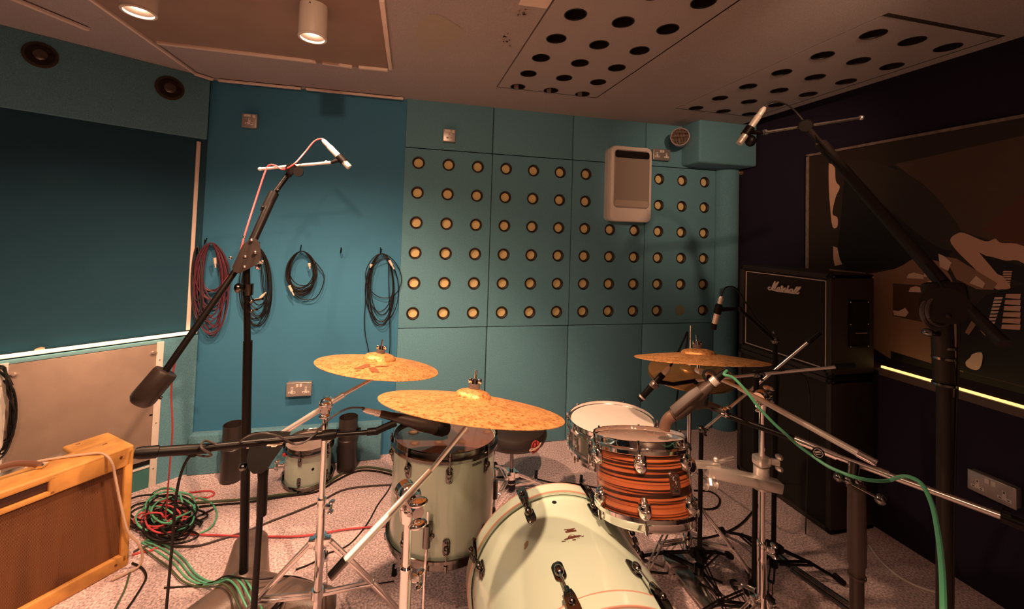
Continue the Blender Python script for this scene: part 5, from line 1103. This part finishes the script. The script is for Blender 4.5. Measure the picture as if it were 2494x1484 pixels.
# ---- two thin booms behind the right crash cymbal
def thin_boom(label, a, b, joint, d0, r=.0062):
    j = Vector(joint); t = thing('microphone_stand', label, 'microphone stand', (j.x, j.y, 0), 'black boom stands')
    q = MB(); q.cyl((j.x, j.y, .10), (j.x, j.y, j.z), .0095, seg=14); obj('pole', q, black_m, t)
    tripod(t, j.x, j.y, .12, .24, (d0, d0+120, d0+240), .013, black_m, .06, .012)
    q = MB(); q.cyl(a, b, r, seg=12); obj('boom_tube', q, chrome_r, t)
    b_ = Vector(b); d = (b_-Vector(a)).normalized(); q = MB(); q.cyl(b_-d*.055, b_+d*.006, r*1.7, r*1.5, 12); obj('end_grip', q, black_p, t)
    q = MB(); q.ball(j, .016); wing(q, j+Vector((0, -.012, 0)), (0, -1, 0), (.3, 0, 1), 1); obj('swivel', q, black_n, t); return t
ta = thin_boom('short boom stand behind the rack tom with a boom rising to the right', at(1712, 1048, 1.78), at(1994, 812, 1.62), at(1708, 1046, 1.78), 20)
tb = thin_boom('boom stand behind the right cymbals with a nearly level thin boom', at(1690, 928, 1.70), at(2078, 890, 1.50), at(1842, 912, 1.62), 50)
q0 = at(1632, 893, 1.66); q1 = at(1558, 974, 1.68)
smc, MM, ML = mic_cond('black pencil microphone with a silver ring aimed at the snare drum', q1, q0, .0125, black_p, group='black pencil microphones', black_tip=True)
q = MB(); q.ring([(.0126, ML*.46), (.0152, ML*.46), (.0152, ML*.60), (.0126, ML*.60)], MM, 20); q.box((0, .004, ML*.53), (.034, .022, .020), MM, .004); obj('swivel_ring', q, mat('grey_metal', (.30, .24, .21), .35, .7), smc)
q = MB(); q.ring([(.0118, ML*.90), (.0136, ML*.90), (.0136, ML*.94), (.0118, ML*.94)], MM, 20); obj('tip_ring', q, silver, smc)
q = MB(); q.tube([MM @ Vector((0, 0, ML*.45)), at(1640, 936, 1.68), at(1692, 928, 1.70)], .008, 10); q.ball(at(1694, 930, 1.70), .012); obj('mic_clip', q, black_p, tb)
cable('microphone_cable', [q0, at(1640, 880, 1.70), at(1655, 850, 1.80), at(1668, 822, 1.90), at(1674, 810, 1.93), at(1672, 840, 1.98), at(1660, 900, 2.0), at(1650, 960, 2.0), at(1645, 1030, 2.0), onz(1655, 1120, .006), onz(1690, 1135, .006)], .004, cbl_blk, 'black cable rising behind the right crash cymbal from the snare microphone')
cable('microphone_cable', [at(1830, 908, 1.60), at(1900, 902, 1.58), at(1940, 905, 1.60), at(1966, 930, 1.62), at(1972, 1000, 1.65), at(1968, 1100, 1.7), onz(1962, 1300, .006)], .003, cbl_blk, 'thin black cable hanging from the nearly level boom')

# ================================================================== cables on hooks
YW = 2.815
def wallp(u, v, d=.0): return ony(u, v, YW-d)
def hook(u, v, label, deep=.032):
    q = MB(); p = ony(u, v, 2.82)
    q.tube(smooth([p+Vector((-.004, 0, .022)), p+Vector((-.004, -.014, .004)), p+Vector((-.002, -deep, -.012)), p+Vector((.004, -deep-.014, -.002)), p+Vector((.006, -deep-.016, .014))], 5), .0026, 8)
    q.ball(p+Vector((-.004, -.001, .022)), .004); q.ball(p+Vector((.006, -deep-.016, .014)), .004)
    return solo('cable_hook', q, black_m, label, 'hook', p, 'cable hooks on the blue wall')
def coil(u, v, a, b, n, mt, label, seed, r=.0028, jit=.12, d0=.035, extra=None, cat='coiled cable', plug=()):
    g = random.Random(seed); P = []; topu, topv = u, v
    for i in range(n):
        ax, bx = a*(1+g.uniform(-jit, jit)), b*(1+g.uniform(-jit, jit)); cxo = g.uniform(-jit, jit)*a*.6; dep = d0+g.uniform(-.018, .014); sk = g.uniform(-.25, .25)
        for k in range(14):
            th = math.pi/2+2*math.pi*k/14; c, s = math.cos(th), math.sin(th)
            top_ = (s+1)/2; uu = u+ax*c*(1-.25*top_**3)+cxo*(1-top_)+sk*a*(1-top_)*.4; vv = v+bx*(1-s)
            P.append(wallp(uu, vv, dep+.006*c*g.uniform(-1, 1)))
    if extra: P += [wallp(x, y, d0-.01) for x, y in extra]
    q = MB(); q.tube(smooth(P, 3), r, 6); o = solo('coiled_cable', q, mt, label, cat, P[0], 'coiled cables on the blue wall hooks')
    for (x0, y0, x1, y1) in plug:
        q = MB(); A, B_ = wallp(x0, y0, d0+.022), wallp(x1, y1, d0+.022); q.cyl(A, A.lerp(B_, .6), .0085, .0075, 12); q.cyl(A.lerp(B_, .6), B_, .0045, .0035, 10); obj('plug', q, mat('cream_plug', (.82, .64, .50), .4), o, label='pale cable connector')
    return o
hook(505, 590, 'black wall hook holding the plum-coloured cable coil')
coil(514, 592, 34, 86, 20, cbl_plum, 'plum-coloured cable coil hanging beside the batten', 3, .0036, .34, plug=((523, 628, 525, 652),))
coil(480, 600, 12, 80, 7, mat('dark_slate_cable', (.03, .03, .04), .5), 'dark cable coil hanging right behind the batten', 13, .0034, .2, .03)
hook(633, 600, 'black wall hook behind the swivel of the tall stand')
coil(625, 602, 33, 76, 9, cbl_blk, 'black cable coil hanging behind the tall microphone stand', 5, .0030, .28, extra=[(640, 700), (650, 740), (640, 770), (612, 778)], plug=((634, 726, 648, 712), (637, 640, 641, 634)))
hook(735, 606, 'black wall hook holding the neat round cable coil')
coil(735, 612, 34, 48, 11, cbl_blk, 'neat round black cable coil in the middle of the blue wall', 8, .0030, .14, extra=[(785, 660), (788, 690), (770, 725), (740, 730), (717, 718)], plug=((753, 641, 755, 655), (704, 696, 716, 720)))
hook(832, 612, 'empty black wall hook between two cable coils')
hook(928, 612, 'black wall hook beside the perforated panels')
coil(930, 618, 36, 66, 7, cbl_blk, 'loose black cable coil beside the perforated panels, trailing two long ends', 21, .0030, .34, extra=[(898, 660), (890, 740), (888, 800), (896, 845), (902, 870), (915, 905), (940, 900), (949, 860), (950, 800), (948, 720), (946, 640)], plug=((948, 634, 960, 656), (905, 644, 902, 652)))
# coil at the left edge of the frame, on the lower left wall
g = random.Random(4); P = []
for i in range(7):
    for k in range(12):
        th = 2*math.pi*k/12; P.append(onz(0, 0, 0)*0+at(-12+(46+g.uniform(-12, 8))*math.cos(th), 1000+(105+g.uniform(-25, 18))*math.sin(th), 1.88+g.uniform(-.02, .02)))
q = MB(); q.tube(smooth(P, 3), .0042, 6); ec = solo('coiled_cable', q, cbl_blk, 'black cable coil hanging at the left edge of the picture by the metal hatch', 'coiled cable', P[0], 'coiled cables on the left')
hk = lw(.80, .70, .03)
q = MB(); q.tube(smooth([hk, hk+LN*.05, hk+LN*.30+Vector((0, 0, .0)), at(-12, 890, 1.86)], 4), .006, 8); solo('cable_hook', q, black_m, 'long black hook on the lower left wall carrying the edge coil', 'hook', hk, 'cable hooks on the left')

# ================================================================== cables on the floor
def floor_cable(px, r, mt, label, name='floor_cable', lift=0, n=6, group=None):
    P = [onz(u, v, r+.001+lift) if len(w) == 0 else onz(u, v, r+.001+w[0]) for u, v, *w in px]
    return cable(name, P, r, mt, label, n, group)
floor_cable([(330, 1288), (380, 1292), (430, 1299), (500, 1303), (590, 1306), (650, 1307), (720, 1307), (780, 1300), (840, 1290), (900, 1284), (935, 1281), (990, 1270)], .0040, cbl_red, 'long red cable crossing the carpet behind the stands', lift=.004)
floor_cable([(455, 1226), (520, 1222), (600, 1216), (680, 1206), (740, 1196), (790, 1180), (822, 1160), (850, 1146), (890, 1138), (930, 1143), (960, 1150)], .0062, cbl_olive, 'thick dull green cable passing in front of the small tom')
floor_cable([(440, 1240), (520, 1231), (600, 1224), (690, 1210), (770, 1198), (820, 1170), (870, 1148), (915, 1148), (958, 1158)], .0050, cbl_blk, 'black cable beside the thick dull green one')
floor_cable([(325, 1345), (360, 1330), (420, 1331), (480, 1330), (540, 1313), (600, 1294), (660, 1270), (720, 1247), (780, 1222), (830, 1196), (880, 1186), (955, 1181)], .0045, cbl_grey, 'dark grey cable crossing the carpet under the chrome stand')
floor_cable([(962, 1160), (945, 1195), (920, 1230), (895, 1275), (860, 1318), (830, 1338), (800, 1348), (760, 1372), (720, 1388)], .0030, cbl_blk, 'thin black cable curving from the floor tom to the left chrome stand')
floor_cable([(400, 1432, .0), (470, 1428), (520, 1418, .03), (550, 1404, .080), (600, 1410, .106), (650, 1410, .095), (690, 1404, .075), (730, 1408), (800, 1432)], .0032, cbl_blk, 'thin black cable lying over the base of the tall stand')
floor_cable([(770, 1436), (830, 1432), (900, 1425), (960, 1416)], .0022, cbl_blk, 'very thin black wire on the carpet right of the left chrome stand')
for k, (du, dv, lab) in enumerate(((-1, -1, 'green cable nearest the amplifier in the bundle over the stand base'), (12, -7, 'second green cable in the bundle over the stand base'), (22, -14, 'third green cable in the bundle over the stand base'), (-12, 9, 'lowest green cable in the bundle over the stand base'))):
    s_ = k
    floor_cable([(345+du*.6, 1322+dv*.5), (385+du, 1345+dv), (425+du, 1375+dv), (455+du, 1408+dv*.7), (490+du, 1424+dv*.5, .004), (530+du*.7, 1422+dv*.8, .055), (556+du*1.0, 1414+dv, .088), (576+du*1.1, 1430+dv, .090), (592+du*1.2, 1460+dv, .085), (606+du*1.3, 1490+dv, .06), (620+du*1.4, 1530+dv)], .0034, cbl_grn if k != 3 else cbl_olive, lab, lift=.003*k, group='green cable bundle')
def tangle(name, u, v, a, b, n, r, mt, label, seed, jit=.25, zmax=.03, tail=()):
    g = random.Random(seed); P = []
    for i in range(n):
        ax, bx = a*(1+g.uniform(-jit, jit)), b*(1+g.uniform(-jit, jit)); cu, cv = u+g.uniform(-jit, jit)*a*1.5, v+g.uniform(-jit, jit)*b*1.5; ph = g.uniform(0, .6); z = g.uniform(.0, zmax)
        for k in range(10):
            th = 2*math.pi*k/10+ph; P.append(onz(cu+ax*math.cos(th), cv+bx*math.sin(th), r+.001+z*(.6+.4*math.sin(th*2+i))))
    P += [onz(x, y, r+.002) for x, y in tail]
    return cable(name, P, r, mt, label, 4)
tangle('cable_heap', 400, 1268, 52, 30, 14, .0045, cbl_blk, 'heap of black cable on the carpet behind the amplifier', 2, .5, .05, [(470, 1262), (520, 1240)])
tangle('cable_heap', 392, 1255, 44, 24, 6, .0040, cbl_red, 'red cable lying in loops on the black heap', 9, .5, .06, [(470, 1216), (505, 1212), (522, 1204), (510, 1196), (460, 1200)])
tangle('cable_heap', 405, 1248, 66, 32, 5, .0040, cbl_grn, 'green cable lying in wide loops on the black heap', 12, .42, .06, [(470, 1212), (510, 1222), (528, 1250), (515, 1284), (480, 1302)])
floor_cable([(366, 1216), (375, 1200), (400, 1190), (430, 1196), (420, 1222)], .0042, cbl_blk, 'short black cable loop at the foot of the left wall')
# cream cable over the amplifier, then to the floor
ay = AM @ Vector((-.20, -.16, AH+.004))
def amp_pt(x, y, z): return AM @ Vector((x, y, z))
cable('amplifier_cable', [amp_pt(-.30, -.16, AH-.018), amp_pt(-.255, -.165, AH+.001), amp_pt(-.21, -.13, AH+.004), amp_pt(-.15, -.07, AH+.006), amp_pt(-.105, -.015, AH+.004), amp_pt(-.085, .022, AH-.03), amp_pt(-.072, .030, AH-.10), amp_pt(-.055, .036, AH-.20), amp_pt(-.030, .050, AH-.33), amp_pt(.005, .060, AH-.40), amp_pt(.022, .058, AH-.46), amp_pt(.012, .06, .008), amp_pt(-.03, .055, .005), amp_pt(-.075, .045, .005)], .0048, cbl_cream, 'cream cable draped over the front of the amplifier')
floor_cable([(322, 1372), (345, 1384), (356, 1405), (345, 1430), (325, 1462), (305, 1492), (290, 1530)], .0042, cbl_blk, 'black cable curving away from the amplifier corner')
floor_cable([(318, 1390), (312, 1410), (304, 1436), (288, 1468), (270, 1500)], .0038, cbl_olive, 'dull green cable leaving the amplifier corner')
floor_cable([(322, 1352), (345, 1345), (372, 1340), (410, 1318)], .0042, cbl_red, 'short red cable end beside the amplifier corner')
# behind the kit and on the right
fc = floor_cable([(1200, 1163), (1250, 1162), (1300, 1166), (1345, 1176), (1390, 1178), (1440, 1186), (1480, 1194)], .0045, cbl_blk, 'black cable on the carpet behind the bass drum')
for (u, v) in ((1305, 1160), (1415, 1172)):
    p = onz(u, v, .012); q = MB(); q.cyl(p+Vector((0, 0, -.010)), p+Vector((.012, .02, .022)), .010, .008, 12); obj('rubber_plug', q, rubber, fc)
floor_cable([(1690, 1195), (1730, 1198), (1752, 1215), (1745, 1236), (1715, 1240), (1690, 1228)], .0045, cbl_blk, 'black cable loop on the carpet right of the rack tom')
floor_cable([(1668, 1310), (1710, 1312), (1760, 1300), (1800, 1280), (1830, 1250), (1860, 1215)], .0045, cbl_blk, 'black cable curving towards the lower speaker cabinet')
floor_cable([(1500, 1372), (1560, 1388), (1610, 1396), (1700, 1399), (1760, 1420)], .0042, cbl_blk, 'black cable on the dark carpet right of the bass drum')
floor_cable([(1560, 1360), (1640, 1392), (1700, 1420), (1760, 1450), (1830, 1500)], .0035, cbl_grey, 'thin grey cable on the dark carpet right of the bass drum')
floor_cable([(2118, 1330), (2128, 1345), (2150, 1372), (2185, 1402), (2225, 1425), (2275, 1442), (2320, 1450)], .0052, cbl_white, 'white cable on the carpet by the lower right wall')
# long stand leg tubes lying towards the right stand
a, b = onz(1915, 1368, .03), onz(2066, 1470, .05)
q = MB(); q.cyl(a, b, .008, seg=12); q.cyl(a+Vector((0, -.03, -.015)), b+Vector((0, -.03, -.02)), .007, seg=12); q.cyl(onz(1895, 1352, .02), a+Vector((0, -.015, 0)), .013, seg=12)
solo('stand_leg_tubes', q, black_n, 'pair of dark metal tubes lying on the carpet left of the right boom stand', 'metal tubes', a)
